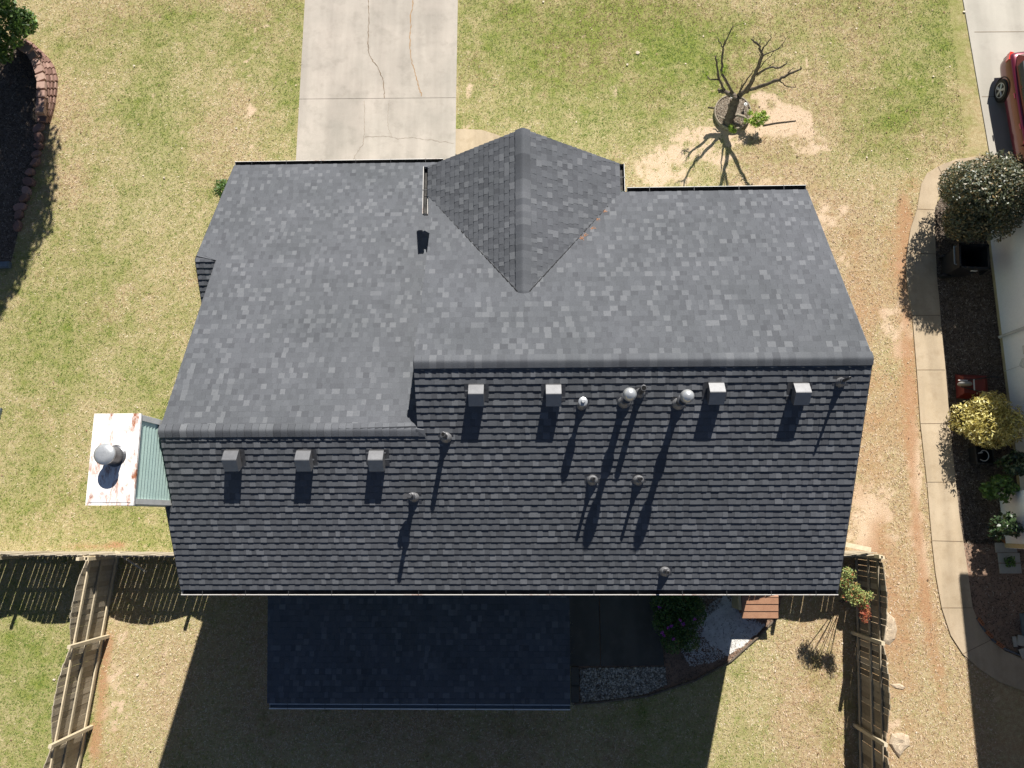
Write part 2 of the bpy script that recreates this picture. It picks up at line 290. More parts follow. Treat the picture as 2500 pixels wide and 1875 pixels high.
BARE = [(1742, 150, 5, 190, .42), (1722, 120, 4, 160, .25), (1560, 340, 60, 40, .45), (1440, 385, 60, 25, .5), (1640, 395, 60, 20, .45), (1745, 400, 30, 30, .4), (545, 200, 22, 200, .28), (500, 330, 60, 90, .2), (1690, 250, 60, 35, .95), (1640, 285, 70, 25, .7), (1500, 285, 70, 28, .75), (1450, 330, 80, 30, .7), (1650, 205, 35, 20, .6), (1770, 320, 50, 25, .6), (1735, 290, 40, 14, .5), (1880, 1110, 40, 55, .95), (1860, 1180, 35, 25, .7), (1930, 700, 25, 120, .35), (1955, 620, 16, 130, .6), (1972, 900, 14, 180, .55), (1985, 1150, 14, 160, .6),
        (1900, 860, 40, 40, .35), (1920, 1010, 40, 70, .35), (1790, 470, 40, 40, .4), (1810, 560, 40, 60, .3), (1400, 370, 60, 40, .45), (1930, 1560, 40, 60, .45), (1960, 1420, 50, 90, .25), (440, 240, 50, 120, .25), (480, 500, 70, 60, .18), (1010, 200, 18, 200, .35), (240, 1490, 35, 140, .4), (330, 1450, 60, 100, .25), (1900, 1340, 30, 40, .5), (130, 300, 20, 120, .25), (110, 520, 60, 60, .3)]
CLAY = [(232, 1390, 14, 30, 1.0), (222, 1470, 13, 60, .9), (205, 1600, 14, 60, .9), (270, 1570, 50, 70, .3), (1895, 1600, 22, 40, .8), (1950, 560, 22, 70, .45), (1640, 300, 60, 14, .3), (215, 1180, 50, 6, .7), (130, 1178, 90, 5, .6), (1960, 470, 18, 60, .4), (250, 1176, 20, 8, 1.), (130, 500, 70, 80, .3), (380, 90, 60, 60, .25), (1800, 420, 60, 60, .25), (1900, 1480, 30, 60, .35), (1975, 1080, 12, 190, .6), (1960, 700, 14, 130, .5), (1968, 860, 12, 120, .55), (2000, 1300, 12, 120, .5), (2030, 1450, 14, 90, .5), (1930, 600, 30, 300, .2), (1955, 470, 16, 90, .6), (1975, 400, 16, 30, .5), (1880, 900, 60, 400, .3), (1940, 1400, 50, 200, .3), (1850, 640, 40, 200, .12), (320, 1340, 60, 20, .3)]
def masks(x, y):
    n1 = fbm(x, y, 0.55, 1); n2 = fbm(x, y, 1.9, 11); n3 = fbm(x, y, 0.9, 21); n4 = fbm(x, y, 6.0, 31, 2)
    n5 = fbm(x, y, 3.2, 61, 3); sg = lambda t, w_: 1 / (1 + np.exp(-np.clip(t / w_, -30, 30))); wx = x + (n3 - .5) * 2.5; wy = y + (n1 - .5) * 2.5; RS = sg(wx - 6.6, .35) * (1 - .8 * sg(wy - 9.5, .8)); YS = sg(x + 12.2, .1) * sg(1.5 - wx, .9) * sg(-1 - y, .1)
    g = 0.19 + blobs(x, y, GREEN) - .34 * RS - .25 * YS + (n1 - 0.5) * 0.7 + (n2 - 0.5) * 0.5 + (n5 - 0.5) * 0.55 + (n4 - 0.5) * 0.5
    c = blobs(x, y, BARE) + (n3 - 0.5) * 0.6 + (n4 - 0.5) * 0.8 + (n5 - .5) * .8; o = .30 * RS + .12 * YS + blobs(x, y, CLAY) + (n2 - 0.5) * 0.8 + (n1 - .5) * .3
    dry = 0.5 + (fbm(x, y, 0.35, 41) - 0.5) * 1.4 + 0.5 * RS + .32 * YS - np.where((x < -8) & (y < 8), 0.10, 0)
    sm = lambda t, a, b: np.clip((t - a) / (b - a), 0, 1)
    return sm(g, 0.0, 0.95), sm(c, 0.25, 0.7), sm(o, 0.35, 0.9), np.clip(dry, 0, 1)
g_, c_, o_, d_ = masks(GX, GY)
me = bpy.data.meshes.new('lawn'); ny, nx = GX.shape
relief = (fbm(GX, GY, 0.3, 51) - 0.5) * 0.0
V = np.stack([GX.ravel(), GY.ravel(), relief.ravel()], 1).astype(np.float32)
I = np.arange(nx * ny).reshape(ny, nx); Q = np.stack([I[:-1, :-1], I[:-1, 1:], I[1:, 1:], I[1:, :-1]], -1).reshape(-1, 4)
me.vertices.add(len(V)); me.vertices.foreach_set('co', V.ravel()); me.loops.add(Q.size); me.loops.foreach_set('vertex_index', Q.ravel().astype(np.int32))
me.polygons.add(len(Q)); me.polygons.foreach_set('loop_start', np.arange(0, Q.size, 4, dtype=np.int32))
for nm, arr in (('green', g_), ('bare', c_), ('clay', o_), ('dry', d_)):
    a_ = me.attributes.new(nm, 'FLOAT', 'POINT'); a_.data.foreach_set('value', arr.ravel().astype(np.float32))
me.update(calc_edges=True); me.validate()
m, n, b = new_mat('lawn_ground'); tc = N(n, 'ShaderNodeTexCoord').outputs['Object']
f1 = noise(n, 9, 6, 0.75); f2 = noise(n, 42, 5, 0.8); f3 = noise(n, 3.2, 5, 0.7)
tan = mix(n, attr(n, 'dry'), (0.335, 0.29, 0.135, 1), (0.36, 0.225, 0.13, 1))
tan = mix(n, ramp(n, f1, [(0.35, (0, 0, 0)), (0.7, (1, 1, 1))]), tan, (0.53, 0.45, 0.27, 1))
gr = mix(n, ramp(n, f1, [(0.3, (0, 0, 0)), (0.7, (1, 1, 1))]), (0.135, 0.175, 0.030, 1), (0.27, 0.29, 0.075, 1))
mg = N(n, 'ShaderNodeMath', operation='MULTIPLY_ADD'); n.links.new(f3, mg.inputs[0]); mg.inputs[1].default_value = 1.4; mg.inputs[2].default_value = -0.7
ad = N(n, 'ShaderNodeMath', operation='ADD', use_clamp=True); n.links.new(mg.outputs[0], ad.inputs[0]); n.links.new(attr(n, 'green'), ad.inputs[1])
col = mix(n, ad.outputs[0], tan, gr)
mb_ = N(n, 'ShaderNodeMath', operation='MULTIPLY_ADD'); n.links.new(f1, mb_.inputs[0]); mb_.inputs[1].default_value = 0.9; mb_.inputs[2].default_value = -0.5
def addc(a_, b__):
    q = N(n, 'ShaderNodeMath', operation='ADD', use_clamp=True); n.links.new(a_, q.inputs[0]); n.links.new(b__, q.inputs[1]); return q.outputs[0]
def mulc(a_, b__):
    q = N(n, 'ShaderNodeMath', operation='MULTIPLY', use_clamp=True); n.links.new(a_, q.inputs[0]); n.links.new(b__, q.inputs[1]); return q.outputs[0]
bare = attr(n, 'bare'); col = mix(n, mulc(bare, ramp(n, addc(bare, mb_.outputs[0]), [(0.2, (0, 0, 0)), (0.6, (1, 1, 1))])), col, ramp(n, f1, [(0.3, (0.66, 0.50, 0.37)), (0.7, (0.56, 0.41, 0.27))]))
clay = attr(n, 'clay'); col = mix(n, mulc(clay, ramp(n, f1, [(0.3, (1, 1, 1)), (0.7, (0.6, 0.6, 0.6))])), col, (0.40, 0.22, 0.12, 1))
col = mix(n, 0.75, col, ramp(n, f2, [(0.35, (0.42, 0.42, 0.38)), (0.5, (0.95, .95, .93)), (0.68, (1.5, 1.48, 1.44))]), 'MULTIPLY')
n.links.new(col, b.inputs['Base Color']); b.inputs['Roughness'].default_value = 0.95; b.inputs['Specular IOR Level'].default_value = 0.1
bump(n, b, f2, 0.9, 0.03); me.materials.append(m)
lawn = bpy.data.objects.new('ground', me); C.objects.link(lawn); kind(lawn, 'structure', 'patchy dormant lawn with green, straw coloured and bare areas', 'lawn')

def tri_mesh(name, verts, vals, mat, per):     # verts (n*per,3): loose faces with `per` corners each
    me = bpy.data.meshes.new(name); k = len(verts) // per
    me.vertices.add(len(verts)); me.vertices.foreach_set('co', verts.astype(np.float32).ravel())
    me.loops.add(k * per); me.loops.foreach_set('vertex_index', np.arange(k * per, dtype=np.int32))
    me.polygons.add(k); me.polygons.foreach_set('loop_start', np.arange(0, k * per, per, dtype=np.int32))
    a_ = me.attributes.new('v', 'FLOAT', 'FACE'); a_.data.foreach_set('value', vals.astype(np.float32))
    me.materials.append(mat); me.update(calc_edges=True); me.validate(); o = bpy.data.objects.new(name, me); C.objects.link(o); return o
ring_c = ats(1788, 277, 0)
def free_of(x, y, L):
    k = np.ones(x.shape, bool)
    for P in L: k &= ~inpoly(x, y, P)
    return k
def blades(x, y, ln, wd, up, vals, name, mat, z0=0.0):
    k = len(x); a = rng.random(k) * 2 * PI; ti = up[0] + (up[1] - up[0]) * rng.random(k)
    L_ = ln * (0.5 + rng.random(k)); dx = np.cos(a) * np.cos(ti) * L_; dy = np.sin(a) * np.cos(ti) * L_; dz = np.sin(ti) * L_
    wx = -np.sin(a) * wd / 2; wy = np.cos(a) * wd / 2
    A = np.stack([x - wx, y - wy, np.full(k, z0)], 1); B = np.stack([x + wx, y + wy, np.full(k, z0)], 1)
    T = np.stack([x + dx, y + dy, z0 + dz], 1)
    return tri_mesh(name, np.stack([A, B, T], 1).reshape(-1, 3), vals, mat, 3)
nb = 420000
bx = rng.uniform(-18.5, 16.5, nb); by = rng.uniform(-8.0, 18.0, nb)
ex, ey = (vnoise(bx, by, 5, 91) - .5) * .16, (vnoise(bx, by, 5, 92) - .5) * .16
ok = free_of(bx + ex, by + ey, [drive_w, sidewalk_w, ndrive_w, MULCH_R, SOIL_R, MULCH_L, BED_B, house_w, walk_w]) & (np.hypot(bx - ring_c.x, by - ring_c.y) > 0.55) & ~((bx > 12.6) & (by < -1.2)) & (bx < 13.6)
bx, by = bx[ok], by[ok]; gg, cc, oo, dd = masks(bx, by)
keep = rng.random(len(bx)) > np.clip(cc * 0.9 + oo * 0.8, 0, 0.97); bx, by, gg, dd = bx[keep], by[keep], gg[keep], dd[keep]
tone = np.clip(0.70 + (dd - 0.5) * 0.3 - gg * 0.60 + rng.normal(0, 0.22, len(bx)), 0, 1)
dk = rng.random(len(bx)) < np.clip((dd - .50) * 3, 0, 1)
kind(blades(bx[dk], by[dk], 0.065, 0.019, (0.05, 0.8), tone[dk], 'dry_grass', M['blade_dry'], 0.001), 'stuff', 'sun bleached pinkish dead grass', 'grass')
bx, by, tone = bx[~dk], by[~dk], tone[~dk]
o = blades(bx, by, 0.065, 0.019, (0.05, 0.8), tone, 'grass', M['blade'], 0.001); kind(o, 'stuff', 'short straw and green grass blades of the lawn', 'grass')

lx, ly = rng.uniform(-17, 13.5, 1500), rng.uniform(-7, 17, 1500); wgt = np.where(lx > 6.4, 1.0, .28); q = free_of(lx, ly, [drive_w, sidewalk_w, ndrive_w, MULCH_R, SOIL_R, MULCH_L, BED_B, house_w, walk_w]) & (rng.random(1500) < wgt); lx, ly = lx[q], ly[q]
la = rng.random(len(lx)) * 2 * PI; lr = rng.uniform(.012, .032, len(lx)); quad_ = np.stack([np.stack([lx + lr * np.cos(la + k * PI / 2) * (1.3 if k % 2 else .8), ly + lr * np.sin(la + k * PI / 2) * (1.3 if k % 2 else .8), .018 + .012 * (k % 2) + 0 * lx], 1) for k in range(4)], 1)
o = tri_mesh('leaf_litter', quad_.reshape(-1, 3), rng.random(len(lx)), M['litterleaf'], 4); kind(o, 'stuff', 'small dead leaves and bits strewn over the lawn', 'leaf litter')
def sheet(name, P, z, mat, **kw):
    mb = MB(); mb.quad([(p.x, p.y, z) for p in P]); return mb.build(name, mat)
def scatter_in(P, k):
    X = [p[0] for p in P]; Y = [p[1] for p in P]; x = rng.uniform(min(X), max(X), k); y = rng.uniform(min(Y), max(Y), k); q = inpoly(x, y, P); return x[q], y[q]
for P, mt, nm, lb, cnt in ((MULCH_R, 'mulch', 'mulch_bed', 'brown mulch bed between the curved path and the white wall', 26000), (MULCH_L, 'mulch', 'mulch_bed', 'dark mulch behind the curved block wall', 26000), (SOIL_R, 'soil', 'soil_patch', 'bare reddish soil inside the bend of the path', 4000)):
    kind(sheet(nm, P, 0.004, M[mt]), 'structure', lb, 'flower bed')
    x, y = scatter_in(P, cnt * 2); x, y = x[:cnt], y[:cnt]
    kind(blades(x, y, 0.07, 0.02, (0.0, 0.5), rng.random(len(x)) ** 1.6, 'bark_chips', M['chip'], 0.006), 'stuff', 'loose bark chips and dead leaves, ' + lb, 'mulch')

# driveway, paths
def slab(name, P, z0, z1, mat):
    mb = MB(); mb.prism(P, z0, z1); return mb.build(name, mat)
j0, j1 = at(648, 215), at(984, 212)
d1 = [drive_w[0], drive_w[1], Vector((-2.33, j1.y + .006, 0)), Vector((-7.40, j0.y + .006, 0))]; d2 = [Vector((-7.40, j0.y - .008, 0)), Vector((-2.33, j1.y - .008, 0)), drive_w[2], drive_w[3]]
o = slab('driveway', d1, -0.05, 0.03, M['conc']); kind(o, 'structure', 'pale concrete driveway slab with long cracks', 'driveway')
o = slab('driveway', d2, -0.05, 0.03, M['conc']); kind(o, 'structure', 'pale concrete driveway slab in front of the garage', 'driveway')
def crack(pts, wd, mat):
    mb = MB(); P = []
    for (a, b) in zip(pts[:-1], pts[1:]):
        A, B = ats(*a, 0.034), ats(*b, 0.034)
        for k in range(10): P.append(A.lerp(B, k / 10) + Vector((random.gauss(0, .012), random.gauss(0, .012), 0)))
    P.append(ats(*pts[-1], 0.034))
    for A, B in zip(P[:-1], P[1:]):
        d = (B - A).normalized(); s_ = Vector((-d.y, d.x, 0)) * wd / 2 * random.uniform(.5, 1.3)
        mb.quad([A - s_, A + s_, B + s_, B - s_])
    o = mb.build('driveway_crack', mat); kind(o, 'structure'); return o
z2 = lambda L: [(700 + x / 2.2118, y / 2.2118) for x, y in L]
crack(z2([(440, -60), (440, 0), (445, 110), (438, 220), (445, 300), (490, 360), (520, 430), (527, 530)]), .02, M['crack'])
crack(z2([(690, -60), (685, 0), (670, 90), (665, 250), (680, 350), (705, 440), (728, 520)]), .028, M['crackrust'])
crack(z2([(420, 540), (418, 640), (420, 720), (410, 780), (370, 840), (355, 880)]), .008, M['crack'])
crack(z2([(553, 540), (545, 620), (548, 690), (570, 740)]), .005, M['crack'])
crack(z2([(420, 740), (550, 735), (600, 750), (680, 742), (760, 755), (900, 775)]), .006, M['crack'])
o = slab('walkway', walk_w, -0.05, 0.026, M['conc2']); kind(o, 'structure', 'short curved concrete walk beside the driveway', 'path')
cuts = [(2290, 406, 2313, 449), (2238, 510, 2281, 512), (2213, 617, 2284, 620), (2226, 770, 2295, 770), (2237, 903, 2307, 903), (2246, 1034, 2318, 1034), (2262, 1177, 2332, 1177), (2273, 1320, 2351, 1322), (2298, 1484, 2373, 1484), (2350, 1597, 2418, 1563)]
mb = MB(); SL = polys(SWL); SR = polys(SWR); mb.prism(sidewalk_w, -0.05, 0.035)
o = mb.build('sidewalk', M['conc2']); kind(o, 'structure', 'curving sandy concrete path along the neighbouring house', 'path')
mb = MB()
for a in cuts:
    A, B = ats(a[0], a[1], 0.039), ats(a[2], a[3], 0.039); d = (B - A).normalized(); s_ = Vector((-d.y, d.x, 0)) * .008; mb.quad([A - s_, A + s_, B + s_, B - s_])
o = mb.build('sidewalk_joint', M['crack']); kind(o, 'structure')
o = slab('neighbour_driveway', ndrive_w, -0.05, 0.030, M['conc3']); kind(o, 'structure', 'pale concrete driveway under the maroon car', 'driveway')
mb = MB()
for A, B in (((2397, 236), (2700, 236)), ((2379, 78), (2700, 76))):
    A, B = ats(*A, .034), ats(*B, .034); s_ = Vector((0, .008, 0)); mb.quad([A - s_, A + s_, B + s_, B - s_])
kind(mb.build('driveway_joint', M['crack']), 'structure')

# ------------------------------------------------------------------ shingled slopes
EX = 0.1429
def shingle(mb, O, U, S, ln, lo, hi, tab=(0.085, 0.165), e=EX, tone=0.0, side_l=True):
    """O = eave corner, U = along the eave, S = up the slope, ln = slope length, lo/hi(s) = extent along U"""
    O, U, S = Vector(O), Vector(U).normalized(), Vector(S).normalized(); Nn = U.cross(S)
    if Nn.z < 0: Nn = -Nn
    P = lambda u, s, h: O + U * u + S * s + Nn * h
    nrow = int(math.ceil(ln / e))
    for i in range(nrow):
        s0 = i * e; s1 = min((i + 1) * e, ln)
        l0, h0, l1, h1 = lo(s0 + .001), hi(s0 + .001), lo(s1 - .001), hi(s1 - .001)
        a, b_ = min(l0, l1), max(h0, h1)
        u = a - random.random() * 0.2; tooth = random.random() < .5; run = 0
        while u < b_:
            wd = random.uniform(*tab); u1 = u + wd
            r = random.random(); v = 0.46 + random.gauss(0, 0.065)
            if tooth:
                if r < .30: v = random.uniform(.62, .86)
                hh = .0240 + random.uniform(-.001, .001)
            else:
                v -= 0.08
                if r < .3: v -= .10
                hh = .0180
            v = min(max(v + tone, .14), 1)
            x0, x1 = max(u, l0), min(u1, h0); y0, y1 = max(u, l1), min(u1, h1)
            if x1 > x0 + .004 or y1 > y0 + .004:
                if x1 < x0: x0 = x1 = min(max((x0 + x1) / 2, l0), h0)
                if y1 < y0: y0 = y1 = min(max((y0 + y1) / 2, l1), h1)
                ht = .0012; j = random.uniform(-.002, .002)
                A, B, D, E_ = P(x0, s0 + j, hh), P(x1, s0 + j, hh), P(y1, s1, ht), P(y0, s1, ht)
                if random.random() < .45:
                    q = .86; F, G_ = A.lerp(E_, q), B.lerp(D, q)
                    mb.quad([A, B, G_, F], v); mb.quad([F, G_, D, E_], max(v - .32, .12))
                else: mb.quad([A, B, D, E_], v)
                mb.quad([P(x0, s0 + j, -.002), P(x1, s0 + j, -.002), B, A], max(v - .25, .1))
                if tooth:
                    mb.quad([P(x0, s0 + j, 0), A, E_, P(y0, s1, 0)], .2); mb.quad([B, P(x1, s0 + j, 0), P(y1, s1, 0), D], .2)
            u = u1; tooth = not tooth if random.random() < .88 else tooth
    return P
TH = 0.5105; TT = math.tan(TH); CT, ST = math.cos(TH), math.sin(TH)
RY, RZ = 2.912, 8.211                # main ridge
LY, LZ = 1.704, 7.535                # ridge of the lower wing
XL0, XL1, XS, XR = -7.46, -7.31, -2.21, 6.36
house = wthing('house', 'large house seen from above with dark grey shingled roof', 'house', (-0.5, 3.0, 0))
def slopeobj(mb, polygon, th=0.09, label=None):
    """solid deck under the shingles"""
    n_ = (polygon[1] - polygon[0]).cross(polygon[2] - polygon[0]).normalized()
    if n_.z < 0: n_ = -n_; 
    top = [p - n_ * .004 for p in polygon]; bot = [p - n_ * th for p in polygon]; k = len(top)
    mb.add(top + bot, [tuple(range(k)), tuple(range(k, 2 * k))[::-1]] + [(i, (i + 1) % k, (i + 1) % k + k, i + k) for i in range(k)], .16)
    o = mb.build('roof_slope', M['shingle'], house)
    if label: o['label'] = label
    return o
Vv = Vector
# rear slope (faces away from the street)
BE_Y = -1.475; BE_Z = RZ - (RY - BE_Y) * TT; LNB = (RY - BE_Y) / CT; sL = (LY - BE_Y) / CT
mb = MB(); s_not = (0.26 - BE_Y) / CT
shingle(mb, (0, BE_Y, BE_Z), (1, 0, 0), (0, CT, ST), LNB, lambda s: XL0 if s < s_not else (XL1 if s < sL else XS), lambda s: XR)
zb = lambda y: RZ - (RY - y) * TT
slopeobj(mb, [Vv((XL1, BE_Y, zb(BE_Y))), Vv((XR, BE_Y, zb(BE_Y))), Vv((XR, RY, RZ)), Vv((XS, RY, RZ)), Vv((XS, LY, LZ)), Vv((XL1, LY, LZ))], label='shaded rear slope dotted with vents and pipes')
mb2 = MB(); mb2.quad([Vv((XL0, BE_Y, zb(BE_Y) - .004)), Vv((XL1, BE_Y, zb(BE_Y) - .004)), Vv((XL1, .26, zb(.26) - .004)), Vv((XL0, .26, zb(.26) - .004))], .3); mb2.build('roof_edge', M['shingle'], house)
# front slope, right part
FE_Y = 7.39; FE_Z = RZ - (FE_Y - RY) * TT; LNF = (FE_Y - RY) / CT
GX0, GZ, GFY = -0.135, 7.37, 8.10; GEZ = 5.72; GHW = 2.22; VB = 4.42
zf = lambda y: RZ - (y - RY) * TT
def gable_halfwidth(y):             # how far the cross gable covers the front slope
    return 0 if y < VB else min(GHW, (y - VB) * GHW / (7.355 - VB))
mb = MB()
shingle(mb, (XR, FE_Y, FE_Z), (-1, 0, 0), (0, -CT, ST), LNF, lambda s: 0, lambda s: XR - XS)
slopeobj(mb, [Vv((XS, FE_Y, FE_Z)), Vv((XR, FE_Y, FE_Z)), Vv((XR, RY, RZ)), Vv((XS, RY, RZ))], label='sunlit front slope of the taller part')
# front slope, left wing (long, coming down low over the garage)
LE_Y = 9.45; LNW = (LE_Y - LY) / CT; LE_Z = LZ - (LE_Y - LY) * TT; zl = lambda y: LZ - (y - LY) * TT
BUMP_Y = 6.12; XLB0, XLB1 = -8.02, -7.50
s_b = (LE_Y - BUMP_Y) / CT
def lwl(s):      # U runs to -x from XLR
    if s < s_b: return -XLB0 - .0
    return 7.50 + (7.31 - 7.50) * (s - s_b) / (LNW - s_b)
XLR = -1.95
mb = MB()
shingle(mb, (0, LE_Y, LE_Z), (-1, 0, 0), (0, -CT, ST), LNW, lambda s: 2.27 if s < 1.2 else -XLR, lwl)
slopeobj(mb, [Vv((XLB0, LE_Y, LE_Z)), Vv((-2.27, LE_Y, LE_Z)), Vv((-2.27, 8.4, zl(8.4))), Vv((XLR, 8.4, zl(8.4))), Vv((XLR, LY, LZ)), Vv((XL1, LY, LZ)), Vv((XLB1, BUMP_Y, zl(BUMP_Y))), Vv((XLB0, BUMP_Y, zl(BUMP_Y)))], label='long sunlit slope running low over the garage')
# small back slope of the bump-out
mb = MB(); by0 = 4.70; bz = zl(BUMP_Y); bln = (BUMP_Y - by0) / CT
shingle(mb, (XLB0, by0, bz - (BUMP_Y - by0) * TT), (1, 0, 0), (0, CT, ST), bln, lambda s: 0, lambda s: 0.62)
slopeobj(mb, [Vv((XLB0, by0, bz - (BUMP_Y - by0) * TT)), Vv((-7.4, by0, bz - (BUMP_Y - by0) * TT)), Vv((-7.4, BUMP_Y, bz)), Vv((XLB0, BUMP_Y, bz))], label='small dark slope of the side bump')
# cross gable
GS = Vector((GHW, 0, GZ - GEZ)).normalized(); gl = math.hypot(GHW, GZ - GEZ)
def gside(sg):
    mb = MB(); O = Vector((GX0 + sg * GHW, GFY, GEZ)); S = Vector((-sg * GS.x, 0, GS.z)); U = Vector((0, -1, 0))
    vy = lambda s: GFY - (7.355 + (VB - 7.355) * s / gl)
    shingle(mb, O, U, S, gl, lambda s: 0, vy, tone=0.0)
    slopeobj(mb, [Vv((GX0 + sg * GHW, GFY, GEZ)), Vv((GX0, GFY, GZ)), Vv((GX0, VB, GZ)), Vv((GX0 + sg * GHW, 7.355, GEZ))], label='%s slope of the small front gable' % ('west' if sg < 0 else 'east'))
    # dark cut line along the valley
    m2 = MB(); A, B = Vv((GX0 + sg * GHW * .86, 6.95, GEZ + .12 * (GZ - GEZ) + .035)), Vv((GX0 + sg * .12, VB + .12, GZ - .05))
    m2.tube([A, B], [.014, .012], 6, .02); m2.build('valley_line', M['deck'], house)
gside(-1); gside(1)
# ridge caps: overlapping bent pieces
def ridge_cap(A, B, side, drop, hw, lift=.028, e=.1429, sh=0.0):
    A, B = Vector(A), Vector(B); L_ = (B - A).length; d = (B - A).normalized(); side = Vector(side).normalized(); mb = MB(); k = int(L_ / e)
    prof = []
    for q_ in range(15):
        t = q_ / 7 - 1; x = t * hw - sh; rr = .035; z = -drop * (math.sqrt(x * x + rr * rr) - rr * .45) + lift
        prof.append((x, z))
    for i in range(k + 1):
        a0 = i * e; a1 = min(a0 + e, L_)
        if a1 - a0 < .01: continue
        v = min(max(random.gauss(.5, .13), .15), 1); P0, P1 = A + d * a0, A + d * a1
        R0 = [P0 + side * x + Vector((0, 0, z + .012)) for x, z in prof]; R1 = [P1 + side * x + Vector((0, 0, z)) for x, z in prof]
        n_ = len(prof); lo_ = [P0 + side * prof[0][0] + Vector((0, 0, prof[0][1] - lift - .004)), P1 + side * prof[0][0] + Vector((0, 0, prof[0][1] - lift - .004))]
        hi_ = [P0 + side * prof[-1][0] + Vector((0, 0, prof[-1][1] - lift - .004)), P1 + side * prof[-1][0] + Vector((0, 0, prof[-1][1] - lift - .004))]
        vs = R0 + R1 + lo_ + hi_; fs = [(j, j + 1, j + 1 + n_, j + n_) for j in range(n_ - 1)] + [(2 * n_, 0, n_, 2 * n_ + 1), (n_ - 1, 2 * n_ + 2, 2 * n_ + 3, 2 * n_ - 1)]
        mb.add(vs, fs, v); mb.add(vs, [tuple(range(n_)) + (2 * n_ + 2, 2 * n_)], .05)
    return mb.build('ridge_cap', M['shingle'], house)
ridge_cap((XR + .01, RY, RZ), (XS - .01, RY, RZ), (0, 1, 0), TT, .13, sh=0.0)
ridge_cap((XS + .02, LY, LZ), (XL1 - .02, LY, LZ), (0, 1, 0), TT, .13, sh=0.0)
mb = MB(); p = [Vv((XS - .03, LY + .15, LZ - .03)), Vv((XS - .03, LY - .14, LZ - .045)), Vv((XS + .16, LY - .14, zb(LY - .14) + .035)), Vv((XS + .14, LY - .02, zb(LY - .02) + .03)), Vv((XS - .03, LY, LZ + .045))]
mb.add(p, [(4, 1, 2, 3), (0, 4, 3)], .45); mb.build('ridge_cap', M['shingle'], house)
ridge_cap((GX0, GFY + .01, GZ), (GX0, VB + .02, GZ), (1, 0, 0), GS.z / GS.x, .16)
mb = MB(); mb.add([Vv((GX0 - .17, VB + .12, GZ - .08)), Vv((GX0, VB + .05, GZ + .03)), Vv((GX0 + .17, VB + .12, GZ - .08)), Vv((GX0 + .13, VB - .14, zf(VB - .14) + .018)), Vv((GX0 - .13, VB - .14, zf(VB - .14) + .018))], [(0, 1, 4), (1, 3, 4), (1, 2, 3)], .42); mb.build('ridge_cap', M['shingle'], house)
# walls
def profile_wall(x0, x1, prof, mat):
    mb = MB(); n_ = len(prof); vs = [(x0, y, z) for y, z in prof] + [(x1, y, z) for y, z in prof]
    mb.add(vs, [tuple(range(n_)), tuple(range(n_, 2 * n_))[::-1]] + [(i, (i + 1) % n_, (i + 1) % n_ + n_, i + n_) for i in range(n_)]); return mb.build('wall', mat, house)
dz = .14
profile_wall(-1.98, 6.12, [(-1.15, 0), (-1.15, zb(-1.15) - dz), (RY, RZ - dz), (7.08, zf(7.08) - dz), (7.08, 0)], M['green_siding'])
profile_wall(-7.12, -1.985, [(-1.148, 0), (-1.148, zb(-1.15) - dz), (LY, LZ - dz), (9.12, zl(9.12) - dz), (9.12, 0)], M['green_siding'])
profile_wall(-7.78, -7.123, [(4.95, 0), (4.95, bz - (BUMP_Y - 4.95) * TT - dz), (BUMP_Y, bz - dz), (9.118, zl(9.12) - dz), (9.118, 0)], M['green_siding'])
mb = MB(); n_ = 5; pr = [(-1.95, 0), (-1.95, 5.6), (GX0, GZ - dz), (1.75, 5.6), (1.75, 0)]
mb.add([(x, 7.09, z) for x, z in pr] + [(x, 7.85, z) for x, z in pr], [tuple(range(5)), tuple(range(5, 10))[::-1]] + [(i, (i + 1) % 5, (i + 1) % 5 + 5, i + 5) for i in range(5)]); mb.build('wall', M['green_siding'], house)
mb = MB(); mb.box((-4.85, 9.135, 1.05), (4.4, .03, 2.1)); gd = mb.build('garage_door', M['white_trim'], house)
for (x, y, z, sx, sy) in ((-5.0, -1.15, 4.3, 1.2, .05), (-1.0, -1.15, 4.3, 1.5, .05), (3.4, -1.15, 4.3, 1.5, .05), (4.0, 7.09, 4.2, 1.5, .05), (6.13, 3.2, 4.3, .05, 1.2)):
    f = MB(); f.box((x, y, z), (sx + .06, sy + .02, 1.3)); wf = f.build('window', M['white_trim'], house); g2 = MB(); g2.box((x, y, z), (sx - .04 if sx > .1 else .09, sy - .04 if sy > .1 else .09, 1.18)); g2.build('pane', M['glass'], wf)
mb = MB(); mb.box((.6, 7.87, 1.05), (.95, .04, 2.1)); mb.build('door', M['bluegrey'], house)
